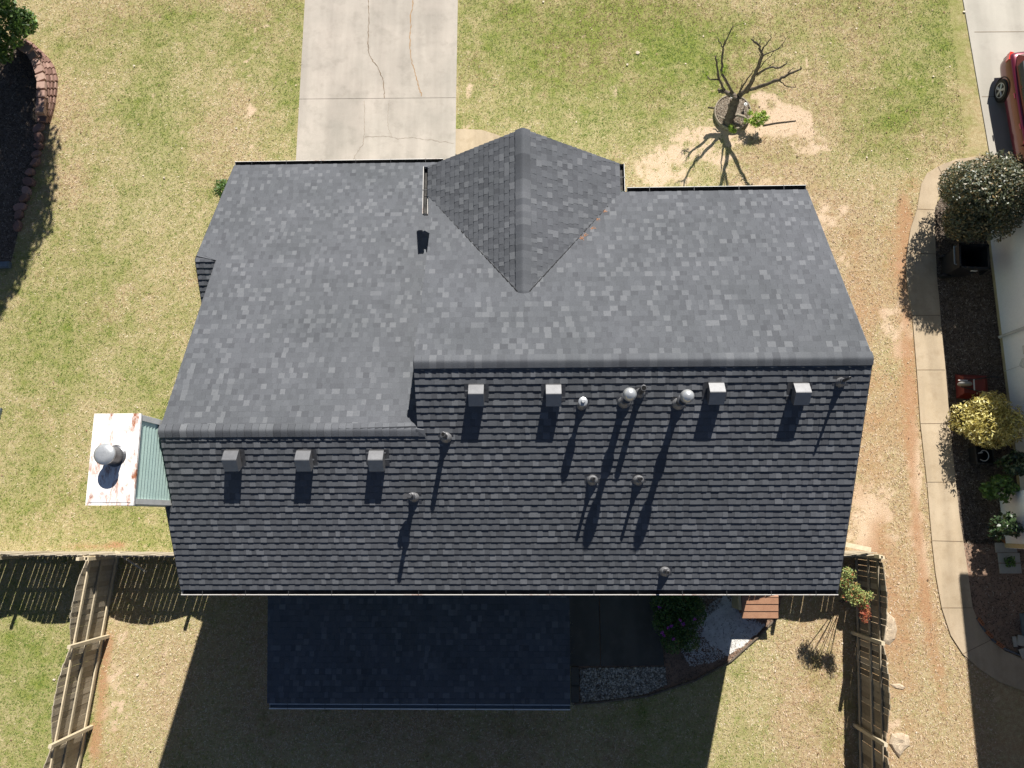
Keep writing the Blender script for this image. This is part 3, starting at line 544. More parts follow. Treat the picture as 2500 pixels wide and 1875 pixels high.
# gutters
def gutter(A, B, out, mat=M['white_trim'], wd=.12, hh=.11, hang=.9, label=None, t=.012, inside=None):
    A, B, out = Vector(A), Vector(B), Vector(out).normalized(); mb = MB(); d = (B - A).normalized()
    prof = [(0, 0), (0, -hh), (wd * .8, -hh), (wd, -hh * .45), (wd, 0.005), (wd - t, .005), (wd - t, -hh * .42), (wd * .78, -hh + t), (t * .7, -hh + t), (t * .7, 0)]
    n_ = len(prof); R = [[P + out * x + Vector((0, 0, z)) for x, z in prof] for P in (A, B)]
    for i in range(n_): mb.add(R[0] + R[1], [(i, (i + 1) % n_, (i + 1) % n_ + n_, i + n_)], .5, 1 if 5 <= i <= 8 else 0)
    for P in (A, B):
        s_ = d * (.006 if P is A else -.006); c = [P + s_ + out * .0 + Vv((0, 0, 0)), P + s_ + Vv((0, 0, -hh)), P + s_ + out * wd * .8 + Vv((0, 0, -hh)), P + s_ + out * wd + Vv((0, 0, 0))]; mb.quad(c)
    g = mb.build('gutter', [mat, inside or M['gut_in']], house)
    if label: g['label'] = label
    L_ = (B - A).length; k = max(1, int(L_ / hang))
    for i in range(k):
        P = A + d * (L_ * (i + .5) / k); h = MB(); c0 = P + out * .001 + Vv((0, 0, .006)); c1 = P + out * (wd + .006) + Vv((0, 0, .010)); s_ = d * .004
        h.add([c0 - s_, c0 + s_, c1 + s_, c1 - s_, c0 - s_ + Vv((0, 0, .006)), c0 + s_ + Vv((0, 0, .006)), c1 + s_ + Vv((0, 0, .006)), c1 - s_ + Vv((0, 0, .006))], [(3, 2, 1, 0), (4, 5, 6, 7), (0, 1, 5, 4), (1, 2, 6, 5), (2, 3, 7, 6), (3, 0, 4, 7)]); h.build('hanger', M['lead'], g)
    return g
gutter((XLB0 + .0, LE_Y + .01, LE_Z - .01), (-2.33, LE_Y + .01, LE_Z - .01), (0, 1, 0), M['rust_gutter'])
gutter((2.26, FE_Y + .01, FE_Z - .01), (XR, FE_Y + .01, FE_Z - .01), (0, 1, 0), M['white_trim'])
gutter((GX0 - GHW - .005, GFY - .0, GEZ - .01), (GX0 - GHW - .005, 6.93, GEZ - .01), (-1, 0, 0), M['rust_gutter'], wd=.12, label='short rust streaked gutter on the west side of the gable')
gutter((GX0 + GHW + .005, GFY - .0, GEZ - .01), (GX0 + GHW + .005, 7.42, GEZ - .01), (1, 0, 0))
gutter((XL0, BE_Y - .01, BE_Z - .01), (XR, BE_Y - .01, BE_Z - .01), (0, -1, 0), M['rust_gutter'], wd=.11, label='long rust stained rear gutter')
for (x0, y0, z0, x1, y1, z1) in ((XR + .012, BE_Y, BE_Z, XR + .012, RY, RZ), (XR + .012, FE_Y, FE_Z, XR + .012, RY, RZ), (XL0 - .012, BE_Y, BE_Z, XL0 - .012, .26, zb(.26)), (XL1 - .012, 2.0, zl(2.0), XLB1 - .012, BUMP_Y, zl(BUMP_Y)), (XLB0 - .012, LE_Y, LE_Z, XLB0 - .012, BUMP_Y, bz), (XLB0 - .012, by0, bz - (BUMP_Y - by0) * TT, XLB0 - .012, BUMP_Y, bz)):
    A, B = Vv((x0, y0, z0)), Vv((x1, y1, z1)); d = Vv((0, 0, -.16)); s_ = Vv((.011 if x0 > 0 else -.011, 0, 0))
    mb = MB(); mb.add([A + d, B + d, B - Vv((0, 0, .012)), A - Vv((0, 0, .012)), A + d + s_, B + d + s_, B + s_ - Vv((0, 0, .012)), A + s_ - Vv((0, 0, .012))], [(0, 1, 2, 3), (4, 5, 6, 7), (0, 4, 5, 1), (2, 6, 7, 3), (1, 5, 6, 2), (0, 3, 7, 4)])
    mb.build('rake_board', M['lead'], house)
# patio cover roof at the back, in the shade of the house
pz0, pz1 = 3.05, 2.6; pA, pB = at(577, 1519, pz1), at(1232, 1516, pz1); pL = Vv((0, -1.15 - pA.y, pz0 - pz1)); ll = pL.length
mb = MB(); shingle(mb, (pA.x, pA.y, pz1), (1, 0, 0), pL, ll, lambda s: 0, lambda s: pB.x - pA.x)
slopeobj(mb, [Vv((pA.x, pA.y, pz1)), Vv((pB.x, pA.y, pz1)), Vv((pB.x, -1.15, pz0)), Vv((pA.x, -1.15, pz0))], label='low patio roof in deep shade')
gutter((pA.x + .05, pA.y - .01, pz1 - .01), (pB.x, pA.y - .01, pz1 - .01), (0, -1, 0), M['white_trim'], wd=.13, label='white gutter of the patio roof', inside=M['bluegrey'], t=.03)
for x in (pA.x + .25, (pA.x + pB.x) / 2, pB.x - .25):
    mb = MB(); mb.box((x, pA.y + .3, 1.26), (.12, .12, 2.5)); mb.build('post', M['white_trim'], house)
# chimney
CX0, CX1, CY0, CY1, CZ = -8.19, -7.385, .29, 1.91, 8.2
mb = MB()
for k in range(int(CZ / .115)):
    z0 = k * .115; z1 = min(z0 + .115, CZ - .02); o1 = .016
    lo_ = [(CX0 - o1, CY0 - o1), (CX1 + o1, CY0 - o1), (CX1 + o1, CY1 + o1), (CX0 - o1, CY1 + o1)]; hi_ = [(CX0, CY0), (CX1, CY0), (CX1, CY1), (CX0, CY1)]
    vs = [(x, y, z0) for x, y in lo_] + [(x, y, z1) for x, y in hi_]; mb.add(vs, [(0, 1, 5, 4), (1, 2, 6, 5), (2, 3, 7, 6), (3, 0, 4, 7), (3, 2, 1, 0)])
chim = mb.build('chimney', M['green_siding'], house); chim['label'] = 'green sided chimney with rust stained metal top'
mb = MB()
for x, y in ((CX0, CY0), (CX1, CY0), (CX1, CY1), (CX0, CY1)):
    sx = -1 if x == CX0 else 1; sy = -1 if y == CY0 else 1
    mb.box((x + sx * .022, y - sy * .03, CZ / 2 - .02), (.022, .10, CZ - .05)); mb.box((x - sx * .04, y + sy * .022, CZ / 2 - .02), (.10, .022, CZ - .06))
mb.build('corner_trim', M['white_trim'], chim)
mb = MB(); mb.box(((CX0 + CX1) / 2, (CY0 + CY1) / 2, CZ - .01), (CX1 - CX0 + .09, CY1 - CY0 + .09, .05)); mb.box(((CX0 + CX1) / 2, (CY0 + CY1) / 2, CZ + .02), (CX1 - CX0 - .02, CY1 - CY0 - .02, .012))
mb.build('metal_top', M['rust_cap'], chim)
fc = at(251, 985, CZ); mb = MB(); mb.lathe((fc.x, fc.y, CZ + .02), [(.215, 0), (.165, .03), (.165, .36)], 28); fl = mb.build('flue', M['lead'], chim, smooth=False)
mb = MB(); mb.lathe((fc.x, fc.y, CZ + .36), [(.05, 0), (.19, .0), (.195, .03), (.19, .05), (.10, .075), (.02, .082)], 30); mb.build('rain_cap', M['galv'], chim, smooth=True)

# ------------------------------------------------------------------ things fixed to the rear slope
Bn = Vector((0, -ST, CT)); Bs = Vector((0, CT, ST))
def on_back(px, py, h=0):           # point of the rear slope under a spot seen at height h above it
    O = Vector((0, 0, CAMH)); d = RCW.transposed() @ Vector(((px * K - 1250) / FPX, -(py * K - 937.5) / FPX, -1.0)); P0 = Vector((0, RY, RZ + h)); t = (P0 - O).dot(Bn) / d.dot(Bn)
    q = O + d * t; return Vector((q.x, q.y, zb(q.y)))
Mb = Matrix((Vector((1, 0, 0)), Bs, Bn)).transposed()
def box_vent(px, py):
    c = on_back(px, py, .235)
    P = lambda u, s, h: c + Mb @ Vector((u, s, h)); hw = .145
    mb = MB(); pr = [(.20, .05), (.20, .085), (.095, .255), (.08, .266), (-.19, .205), (-.196, .175), (-.175, .05), (-.12, .03)]
    n_ = len(pr); mb.add([P(-hw, s, h) for s, h in pr] + [P(hw, s, h) for s, h in pr], [tuple(range(n_)), tuple(range(n_, 2 * n_))[::-1]] + [(i, i + 1, i + 1 + n_, i + n_) for i in range(n_ - 1)])
    v = mb.build('roof_vent', M['grey_metal'], house)
    f = MB(); vs = [P(-.23, -.16, .016), P(.23, -.16, .016), P(.23, .20, .016), P(-.23, .20, .016)]; f.add(vs + [p + Bn * .004 for p in vs], [(4, 5, 6, 7), (0, 1, 5, 4), (1, 2, 6, 5), (2, 3, 7, 6), (3, 0, 4, 7)])
    f2 = MB(); vs = [P(-.13, .15, .022), P(.13, .15, .022), P(.13, .20, .022), P(-.13, .20, .022)]; f2.add(vs + [p + Bn * .012 for p in vs], [(4, 5, 6, 7), (0, 1, 5, 4), (1, 2, 6, 5), (2, 3, 7, 6), (3, 0, 4, 7)])
    f2.build('flange', M['grey_metal'], v); f.build('flange', M['lead'], v)
    return v
for px, py in ((496, 988), (653, 988), (811, 988), (1028, 845), (1196, 845), (1550, 841), (1735, 842)): box_vent(px, py)
def pipe(px, py, h, prof, mat='lead', label=None, hole=None, boot=.11, capp=None):
    c = on_back(px, py, h); mb = MB()
    mb.lathe(c, [(prof[0][0], .0)] + prof, 18); v = mb.build('vent_pipe', M[mat], house, smooth=False)
    if label: v['label'] = label
    if capp: g = MB(); g.lathe(c, capp, 24); g.build('cap', M['galv'], v, smooth=True)
    g = MB(); g.lathe(c, [(boot * 1.0, -.03), (boot, .025), (boot * .8, .06), (boot * .62, .10), (prof[0][0] + .004, .12)], 20); g.build('boot', M['boot'], v, smooth=True)
    f = MB(); P = lambda u, s: c + Mb @ Vector((u, s, .012)); vs = [P(-.15, -.15), P(.15, -.15), P(.15, .12), P(-.15, .12)]; f.add(vs + [p + Bn * .004 for p in vs], [(4, 5, 6, 7), (0, 1, 5, 4), (1, 2, 6, 5), (2, 3, 7, 6), (3, 0, 4, 7)]); f.build('flashing', M['lead'], v)
    if hole:
        g = MB(); g.lathe(c + Vv((0, 0, prof[-1][1] + .001)), [(hole, 0), (hole, .003)], 16); g.build('opening', M['hole'], v)
    return c, v
pipe(957, 938, .48, [(.050, .2), (.050, .48), (.045, .482)], label='open pipe below the step in the roof', hole=.034, boot=.12)
c, v = pipe(884, 1071, .6, [(.05, .18), (.05, .30), (.075, .32), (.075, .34), (.045, .36), (.045, .60), (.04, .602)], label='pipe with a side elbow')
g = MB(); g.tube([c + Vv((0, 0, .22)), c + Vv((-.07, 0, .24)), c + Vv((-.12, 0, .29)), c + Vv((-.12, 0, .34))], [.045, .045, .05, .055], 12); g.build('elbow', M['lead'], v)
pipe(1260, 866, .50, [(.045, .15), (.045, .27), (.085, .29), (.085, .44), (.04, .46), (.03, .50)], 'galv', label='capped square topped flue', boot=.10)
dome = [(.07, .16), (.07, .38), (.105, .40), (.105, .44), (.065, .46), (.065, .74)]; dcap = [(.05, .72), (.105, .73), (.125, .80), (.125, .84), (.115, .89), (.09, .93), (.05, .96), (.01, .97)]
pipe(1362, 850, .93, dome, capp=dcap, label='tall domed steel flue nearer the middle', boot=.13)
pipe(1487, 854, .93, dome, capp=dcap, label='tall domed steel flue nearer the box vents', boot=.13)
pipe(1391, 838, .54, [(.058, .2), (.058, .54), (.053, .542)], label='open pipe beside a domed flue', hole=.042, boot=.10)
for px, py in ((1283, 1034), (1385, 1034), (1443, 1236)): pipe(px, py, .40, [(.055, .15), (.034, .17), (.034, .42), (.030, .422)], hole=.026, boot=.115)
pipe(1836, 816, .44, [(.055, .15), (.03, .17), (.026, .46), (.022, .462)], hole=.017, boot=.10, label='slim pipe near the right edge of the roof')
drop_org_later = True
# pine straw caught in the valleys
for i, (px, py) in enumerate(((997, 494), (1306, 458), (1292, 476), (1279, 495), (1264, 510), (1257, 516))):
    s_ = (px * K, py * K); q = None
    O = Vector((0, 0, CAMH)); d = RCW.transposed() @ Vector(((s_[0] - 1250) / FPX, -(s_[1] - 937.5) / FPX, -1.0)); fn = Vector((0, ST, CT)); t = (Vector((0, RY, RZ)) - O).dot(fn) / d.dot(fn); q = O + d * t
    mb = MB()
    for k in range(16):
        a = random.random() * 2 * PI; l_ = random.uniform(.03, .07); p = q + Vv((random.gauss(0, .02), random.gauss(0, .02), .022)); e_ = p + Vv((math.cos(a) * l_, math.sin(a) * l_ * .8, -math.sin(a) * l_ * .42 + .008)); s2 = Vv((-math.sin(a), math.cos(a), 0)) * .005; mb.quad([p - s2, p + s2, e_])
    tag(mb.build('pine_straw', M['straw'], org=q), ['tuft of orange pine straw in the left valley of the gable', 'orange pine straw tuft highest up in the right valley', 'second orange straw tuft down the right valley', 'third orange straw tuft down the right valley', 'fourth orange straw tuft down the right valley', 'lowest orange straw tuft in the right valley'][i], 'pine straw', 'straw tufts on the roof')

# ------------------------------------------------------------------ fences
def fence(label, A, B, inner, posts, h0=1.60, h1=1.86, gap=.012, rail_z=(.22, .95, 1.52), lean=None, group=None, toning=0.5, warp=True, railmat='rail'):
    A, B = Vector((A.x, A.y, 0)), Vector((B.x, B.y, 0)); L_ = (B - A).length; d = (B - A).normalized(); inn = Vector((-d.y, d.x, 0)) * inner; t = wthing('wooden_fence', label, 'fence', A, group)
    def hgt(s):
        q = sorted(posts + [-2.4 + posts[0], posts[-1] + 2.4]); 
        for a_, b__ in zip(q[:-1], q[1:]):
            if a_ <= s <= b__:
                u = (s - a_) / (b__ - a_); return h1 - (h1 - h0) * abs(2 * u - 1) ** 2
        return h0
    mb = MB(); s = 0; wd = .138
    while s < L_ - .02:
        s1 = min(s + wd, L_); j = random.gauss(0, .006) if warp else 0; j2 = random.gauss(0, .008); P0, P1 = A + d * s, A + d * s1; za, zb_ = hgt(s + .01), hgt(s1 - .01); th = .018
        o0 = -inn * (.01 + j); o1 = -inn * (.01 + j + th); tp = -inn * j2
        vs = [P0 + o0, P1 + o0, P1 + o1, P0 + o1, P0 + o0 + tp + Vv((0, 0, za)), P1 + o0 + tp + Vv((0, 0, zb_)), P1 + o1 + tp + Vv((0, 0, zb_)), P0 + o1 + tp + Vv((0, 0, za))]
        mb.add(vs, [(3, 2, 1, 0), (4, 5, 6, 7), (0, 1, 5, 4), (1, 2, 6, 5), (2, 3, 7, 6), (3, 0, 4, 7)], min(max(random.gauss(toning, .22), 0), 1)); s = s1 + (gap * random.uniform(.5, 1.8) if random.random() < .8 else .002)
    mb.build('boards', M['fence'], t)
    for z in rail_z:
        mb = MB(); c = A.lerp(B, .5) + inn * .022 + Vv((0, 0, z)); mb.box(c, (L_, .038, .088), math.atan2(d.y, d.x), random.uniform(.3, .9)); mb.build('rail', M[railmat], t)
    for q in posts:
        if -0.01 <= q <= L_ + .01:
            mb = MB(); mb.box(A + d * q + inn * .088 + Vv((0, 0, .93)), (.09, .09, 1.86), math.atan2(d.y, d.x), random.uniform(.6, 1)); mb.build('post', M['rail'], t)
    return t
fA = at(30, 1190); fcn = Vector((-11.92, -1.02, 0))
LX = lambda y: -12.12 + (y + 2.51) * (.36 / 3.66)
fence('grey board fence from the left edge of the photo up to the corner post', Vv((-18.8, -.93, 0)), Vv((-12.02, -.96, 0)), -1, [.0, 2.1, 4.35, 6.7], h0=1.58, h1=1.84, gap=.011, toning=.95)
fence('board fence between the fence corner and the left end of the house', Vv((-11.95, -.96, 0)), Vv((-7.13, -1.0, 0)), -1, [.1, 2.55, 4.7], h0=1.58, h1=1.84, gap=.009, toning=.95)
yA = -1.02; fence('long weathered fence running down the left yard, its three rails showing', Vv((LX(yA), yA, 0)), Vv((LX(-9.5), -9.5, 0)), 1, [.0, 2.28, 4.72, 7.1], h0=1.58, h1=1.88, gap=.006, toning=.8)
fence('short fence closing the gap at the right end of the house', Vv((5.0, -1.20, 0)), Vv((9.12, -.95, 0)), -1, [.3, 2.2, 4.1], h0=1.50, h1=1.72, gap=.008, toning=.9)
RXf = lambda y: 8.99 + (y + 3.17) * (.17 / 2.89)
yB = -1.02; fence('long dark fence along the right yard with light slits between its boards', Vv((RXf(yB) + .02, yB, 0)), Vv((RXf(-9.5), -9.5, 0)), -1, [.0, 2.16, 4.58, 7.0], h0=1.60, h1=1.90, gap=.007, toning=.30, railmat='fence')
mb = MB(); mb.box(at(283, 1213, 1.2) , (1.05, .05, .09), math.radians(-31)); tag(mb.build('loose_board', M['rail'], org=at(283, 1213, 1.2)), 'loose grey board slanting across the inside of the left fence', 'board')
mb = MB(); mb.box(at(1850, 1181, 1.75), (.75, .12, .03), math.radians(-12), .9); tag(mb.build('loose_board', M['rail'], org=at(1850, 1181, 1.75)), 'pale orange board lying on the fence top at the right end of the house', 'board')

# ------------------------------------------------------------------ foliage
def leaf_cloud(name, mat, blobs_, n, size, parent=None, seed=1, tone=(.0, 1), updir=.35, org=None, asp=.5, hollow=.55):
    """blobs_: (x,y,z,rx,ry,rz); leaves sit in the outer shell of each lobe"""
    r = np.random.default_rng(seed); vol = np.array([b[3] * b[4] + b[3] * b[5] for b in blobs_]); pick = r.choice(len(blobs_), n, p=vol / vol.sum()); B = np.array(blobs_)[pick]
    d = r.normal(size=(n, 3)); d /= np.linalg.norm(d, axis=1)[:, None]; rad = hollow + (1.05 - hollow) * r.random(n) ** .6
    c = B[:, :3] + d * B[:, 3:6] * rad[:, None]; ok = c[:, 2] > .03; c, d = c[ok], d[ok]; n = len(c)
    nm = d * .7 + r.normal(size=(n, 3)) * .6 + np.array([0, 0, updir]); nm /= np.linalg.norm(nm, axis=1)[:, None]
    t = np.cross(nm, r.normal(size=(n, 3))); t /= np.linalg.norm(t, axis=1)[:, None]; s = np.cross(nm, t); L_ = size * (.6 + .8 * r.random(n))[:, None]
    q = np.stack([c - t * L_, c + s * L_ * asp - nm * L_ * .15, c + t * L_, c - s * L_ * asp - nm * L_ * .15], 1)
    vals = tone[0] + (tone[1] - tone[0]) * np.clip(r.normal(.5, .24, n), 0, 1)
    if parent is not None and 'org' in parent: q = q - np.array(parent['org'])
    elif org is not None: q = q - np.array(org)
    o = tri_mesh(name, q.reshape(-1, 3), vals, mat, 4)
    if parent is not None: o.parent = parent
    elif org is not None: o.location = org
    return o
def lobes(c, R, k, seed, sub=.45, flat=1.0):
    r = random.Random(seed); L_ = []
    for i in range(k):
        a = r.random() * 2 * PI; e_ = math.asin(r.uniform(-.55, 1)); q = R * (1 - sub * .75); s_ = R * sub * r.uniform(.75, 1.25)
        L_.append((c[0] + q * math.cos(a) * math.cos(e_), c[1] + q * math.sin(a) * math.cos(e_), c[2] + q * math.sin(e_) * flat, s_, s_, s_ * flat))
    L_.append((c[0], c[1], c[2], R * .72, R * .72, R * .72 * flat)); return L_
def bush(name, label, cat, base, R, zc, mat, n, size, seed, k=14, flat=1.0, stems=5, sub=.4, asp=.5, group=None, tone=(0, 1), off=(0, 0)):
    t = wthing(name, label, cat, (base.x, base.y, 0), group); c = (base.x + off[0], base.y + off[1], zc)
    leaf_cloud('foliage', mat, lobes(c, R, k, seed, sub, flat), n, size, t, seed, asp=asp, tone=tone)
    mb = MB(); r = random.Random(seed)
    for i in range(stems):
        a = r.random() * 2 * PI; q = R * .5 * r.random(); mb.tube([(base.x + r.uniform(-.05, .05), base.y + r.uniform(-.05, .05), 0), (base.x + q * .4 * math.cos(a), base.y + q * .4 * math.sin(a), zc * .6), (c[0] + q * math.cos(a), c[1] + q * math.sin(a), zc + R * .3)], [.03 * R + .008, .02 * R + .005, .006], 6)
    mb.build('stem', M['bark'], t); return t
hb = at(2052, 474); bush('hedge_bush', 'big rounded glossy bush at the corner of the white house', 'bush', hb, 1.10, 1.62, M['leaf_hedge'], 30000, .045, 3, k=20, flat=1.1, sub=.5, asp=.42)
yb_ = at(2100, 915); bush('golden_bush', 'bright yellow bush between the path and the white wall', 'bush', yb_, .80, .75, M['leaf_yellow'], 8000, .055, 4, k=22, sub=.50, asp=.28)
for i, (px, py, R_, mt, lb) in enumerate(((2152, 1008, .40, 'leaf_dark', 'dark shaded shrub nearest the yellow bush'), (2126, 1058, .40, 'leaf_green', 'small bright green shrub in the middle of three by the wall'), (2132, 1133, .44, 'leaf_dark', 'dark green shrub farthest from the yellow bush'))):
    bush('shrub', lb, 'shrub', at(px, py), R_, .72, M[mt], 900, .055, 20 + i, k=9, sub=.35, asp=.55, group='shrubs by the white wall')
bush('shrub', 'small shrub peeking out beside the left wall of the house', 'shrub', at(503, 430), .36, .6, M['leaf_green'], 1800, .03, 31)
# nandina by the right fence
nb_ = at(1818, 1300); t = wthing('nandina', 'leggy shrub with green and red leaves at the rear right corner of the house', 'shrub', (nb_.x, nb_.y, 0)); L_ = []
for i, (px, py, z, r_) in enumerate(((1834, 1240, 2.0, .20), (1822, 1256, 1.9, .18), (1838, 1266, 1.9, .16), (1832, 1282, 1.8, .22), (1850, 1276, 1.8, .18), (1862, 1290, 1.7, .18), (1876, 1286, 1.7, .15), (1866, 1304, 1.6, .16), (1846, 1298, 1.7, .14))):
    p = at(px, py, z); L_.append((p.x, p.y, p.z, r_, r_, r_ * .9))
leaf_cloud('foliage', M['leaf_nandina'], L_, 2000, .034, t, 41, tone=(.08, .95), hollow=.05, asp=.34)
p = at(1868, 1325, 1.5); leaf_cloud('foliage', M['leaf_nandina'], [(p.x, p.y, 1.5, .17, .24, .14), (p.x - .05, p.y + .2, 1.55, .15, .15, .12)], 560, .032, t, 42, tone=(.75, 1), hollow=.1, asp=.25)
mb = MB()
for b in L_: mb.tube([(nb_.x + random.uniform(-.1, .1), nb_.y + random.uniform(-.08, .08), 0), ((nb_.x + b[0]) / 2, (nb_.y + b[1]) / 2, b[2] * .5), (b[0], b[1], b[2])], [.012, .010, .006], 5)
mb.build('stem', M['bark'], t)
# flowering bush in the shade
fb = at(1462, 1345); t = wthing('flowering_bush', 'dark green bush with purple flowers beside the patio slab', 'bush', (fb.x, fb.y, 0))
L_ = []
for px, py, r_ in ((1440, 1305, .42), (1475, 1300, .42), (1500, 1330, .34), (1440, 1345, .38), (1475, 1350, .42), (1455, 1385, .34), (1490, 1385, .3), (1505, 1310, .26), (1425, 1290, .25)):
    p = at(px, py, .5); L_.append((p.x, p.y, .42, r_, r_, .36))
leaf_cloud('foliage', M['leaf_green'], L_, 9000, .032, t, 51, tone=(0, .7)); r_ = np.random.default_rng(5)
for q, (px, py) in enumerate(((1424, 1312), (1476, 1348), (1450, 1352), (1443, 1357), (1430, 1367), (1500, 1338), (1455, 1380), (1470, 1340), (1434, 1372))):
    p = at(px, py, .82); L2 = leaf_cloud('flower', M['petal'], [(p.x, p.y, p.z, .05, .05, .03)], 26, .022, t, 60 + q, hollow=0)
mb = MB()
for b in L_: mb.tube([(fb.x, fb.y, 0), (b[0], b[1], .4)], [.015, .006], 5)
mb.build('stem', M['bark'], t)

# ------------------------------------------------------------------ bare pruned tree in its ring
TB = at(1571, 264); t = wthing('pruned_tree', 'bare pruned tree with a few new leaves rising from a round planter ring', 'tree', (TB.x, TB.y, 0))
zt = lambda x, y, z: ats(1450 + x / 2.963, y / 2.963, z * .58 if z < 1.5 else .87 + (z - 1.5) * 1.12)
mb = MB()
def limb(pts, r0, r1, s=1):
    P = []; R_ = []; n_ = len(pts)
    for i in range(n_ - 1):
        for k in range(3):
            u = k / 3; a = pts[i]; b = pts[i + 1]; q = zt(*[a[j] + (b[j] - a[j]) * u for j in range(3)]); f = (i + u) / (n_ - 1)
            if i + k: q = q + Vv((random.gauss(0, .012), random.gauss(0, .012), random.gauss(0, .012)))
            P.append(q); R_.append(1.12 * (r0 + (r1 - r0) * f) * random.uniform(.9, 1.12))
    P.append(zt(*pts[-1])); R_.append(r1); mb.tube(P, R_, 8)
trunk = [(965, 905, 0.0), (978, 860, .35), (1000, 790, .8), (1022, 730, 1.25), (1035, 695, 1.5)]
limb(trunk, .145, .10)
tr = mb.build('trunk', M['bark'], t, smooth=True); mb = MB()
limb([(1035, 705, 1.42), (1075, 670, 1.6), (1120, 650, 1.8), (1250, 610, 2.2), (1340, 575, 2.5), (1410, 535, 2.7), (1500, 500, 2.9)], .075, .022)
limb([(1410, 535, 2.7), (1425, 505, 2.85), (1450, 490, 3.0)], .018, .008); limb([(1340, 582, 2.5), (1380, 618, 2.5), (1460, 632, 2.55)], .016, .009)
limb([(1495, 500, 2.9), (1500, 490, 3.0)], .02, .015)
mb.build('limb', M['bark'], t, smooth=True); mb = MB()
limb([(1100, 660, 1.75), (1150, 580, 2.2), (1180, 510, 2.6), (1210, 410, 3.1), (1210, 370, 3.3), (1190, 325, 3.5), (1140, 285, 3.7)], .06, .018)
limb([(1210, 380, 3.25), (1245, 320, 3.5), (1285, 270, 3.8)], .024, .01); limb([(1215, 415, 3.1), (1280, 380, 3.3), (1360, 340, 3.5)], .02, .01); limb([(1320, 360, 3.4), (1375, 310, 3.6), (1390, 280, 3.7)], .01, .006)
limb([(1180, 540, 2.45), (1270, 485, 2.9), (1340, 490, 3.0), (1395, 460, 3.2)], .034, .015); limb([(1270, 485, 2.9), (1305, 450, 3.0), (1310, 400, 3.2)], .010, .005); limb([(1190, 500, 2.6), (1250, 430, 3.), (1330, 350, 3.4)], .012, .006)
limb([(1195, 320, 3.5), (1215, 285, 3.6)], .01, .005); limb([(1155, 290, 3.6), (1155, 262, 3.8)], .008, .004)
mb.build('limb', M['bark'], t, smooth=True); mb = MB()
limb([(1040, 690, 1.5), (1070, 635, 1.8), (1110, 570, 2.2), (1150, 515, 2.5)], .035, .010); limb([(1050, 690, 1.5), (1066, 640, 1.7), (1072, 580, 1.9)], .022, .008)
mb.build('limb', M['bark'], t, smooth=True); mb = MB()
limb([(1035, 705, 1.42), (1000, 682, 1.45), (950, 665, 1.5), (905, 655, 1.55)], .07, .045); limb([(910, 670, 1.5), (900, 645, 1.6)], .04, .03)
limb([(1005, 675, 1.5), (965, 600, 1.9), (925, 540, 2.2), (930, 440, 2.6), (935, 340, 3.0), (965, 270, 3.3), (1005, 190, 3.6)], .042, .013); limb([(933, 345, 3.0), (910, 305, 3.1), (892, 270, 3.2)], .018, .009); limb([(942, 320, 3.05), (940, 245, 3.3)], .008, .004)
limb([(950, 660, 1.5), (905, 575, 1.9), (890, 480, 2.2), (880, 405, 2.5)], .038, .02); limb([(905, 575, 1.9), (840, 575, 2.0), (795, 520, 2.1)], .022, .01)
mb.build('limb', M['bark'], t, smooth=True); mb = MB()
limb([(985, 850, .35), (1040, 835, .5), (1110, 860, .55), (1180, 880, .6)], .05, .02); limb([(985, 850, .4), (940, 860, .45), (890, 830, .5)], .03, .012); limb([(990, 860, .3), (975, 820, .6)], .06, .05)
mb.build('limb', M['palebark'], t, smooth=True); mb = MB()
for (x, y, z) in ((1495, 500, 2.9), (1450, 520, 2.8), (1380, 555, 2.6), (1290, 600, 2.3), (1390, 462, 3.2), (1330, 490, 3.0), (1285, 272, 3.8), (1250, 315, 3.5), (1142, 286, 3.7), (1190, 330, 3.5), (1360, 342, 3.5), (1300, 370, 3.4), (1388, 285, 3.7), (1205, 400, 3.1), (1200, 450, 2.9), (1003, 195, 3.6), (970, 262, 3.3), (936, 330, 3.0), (930, 400, 2.8), (893, 272, 3.2), (881, 410, 2.5), (886, 460, 2.3), (798, 525, 2.1), (850, 578, 2.0), (1460, 632, 2.5), (925, 520, 2.3), (1150, 520, 2.5), (1072, 585, 1.9)):
    for q in range(2):
        a, b_ = random.gauss(0, 26), -abs(random.gauss(22, 16)); mb.tube([zt(x, y, z), zt(x + a * .5, y + b_ * .6, z + .08), zt(x + a, y + b_, z + .16)], [.007, .005, .003], 4)
mb.build('twigs', M['bark'], t)
pl = lambda x, y, z, r: tuple(zt(x, y, z)) + (r, r, r * .6)
leaf_cloud('foliage', M['leaf_lime'], [pl(1190, 840, .8, .17), pl(1150, 880, .7, .15), pl(1215, 880, .7, .13), pl(1130, 815, .7, .10), pl(1230, 810, .8, .09), pl(1180, 900, .6, .12), pl(1100, 870, .6, .1), pl(1245, 850, .8, .12)], 900, .045, t, 71, hollow=.0, asp=.28)
leaf_cloud('foliage', M['leaf_lime'], [pl(1000, 925, .6, .13), pl(1010, 945, .6, .10)], 300, .04, t, 72, hollow=.0, asp=.28)
leaf_cloud('foliage', M['leaf_lime'], [pl(945, 485, 2.3, .10), pl(810, 535, 2.1, .09), pl(825, 565, 2.0, .08), pl(935, 510, 2.3, .1)], 200, .03, t, 73, hollow=.0, asp=.28)
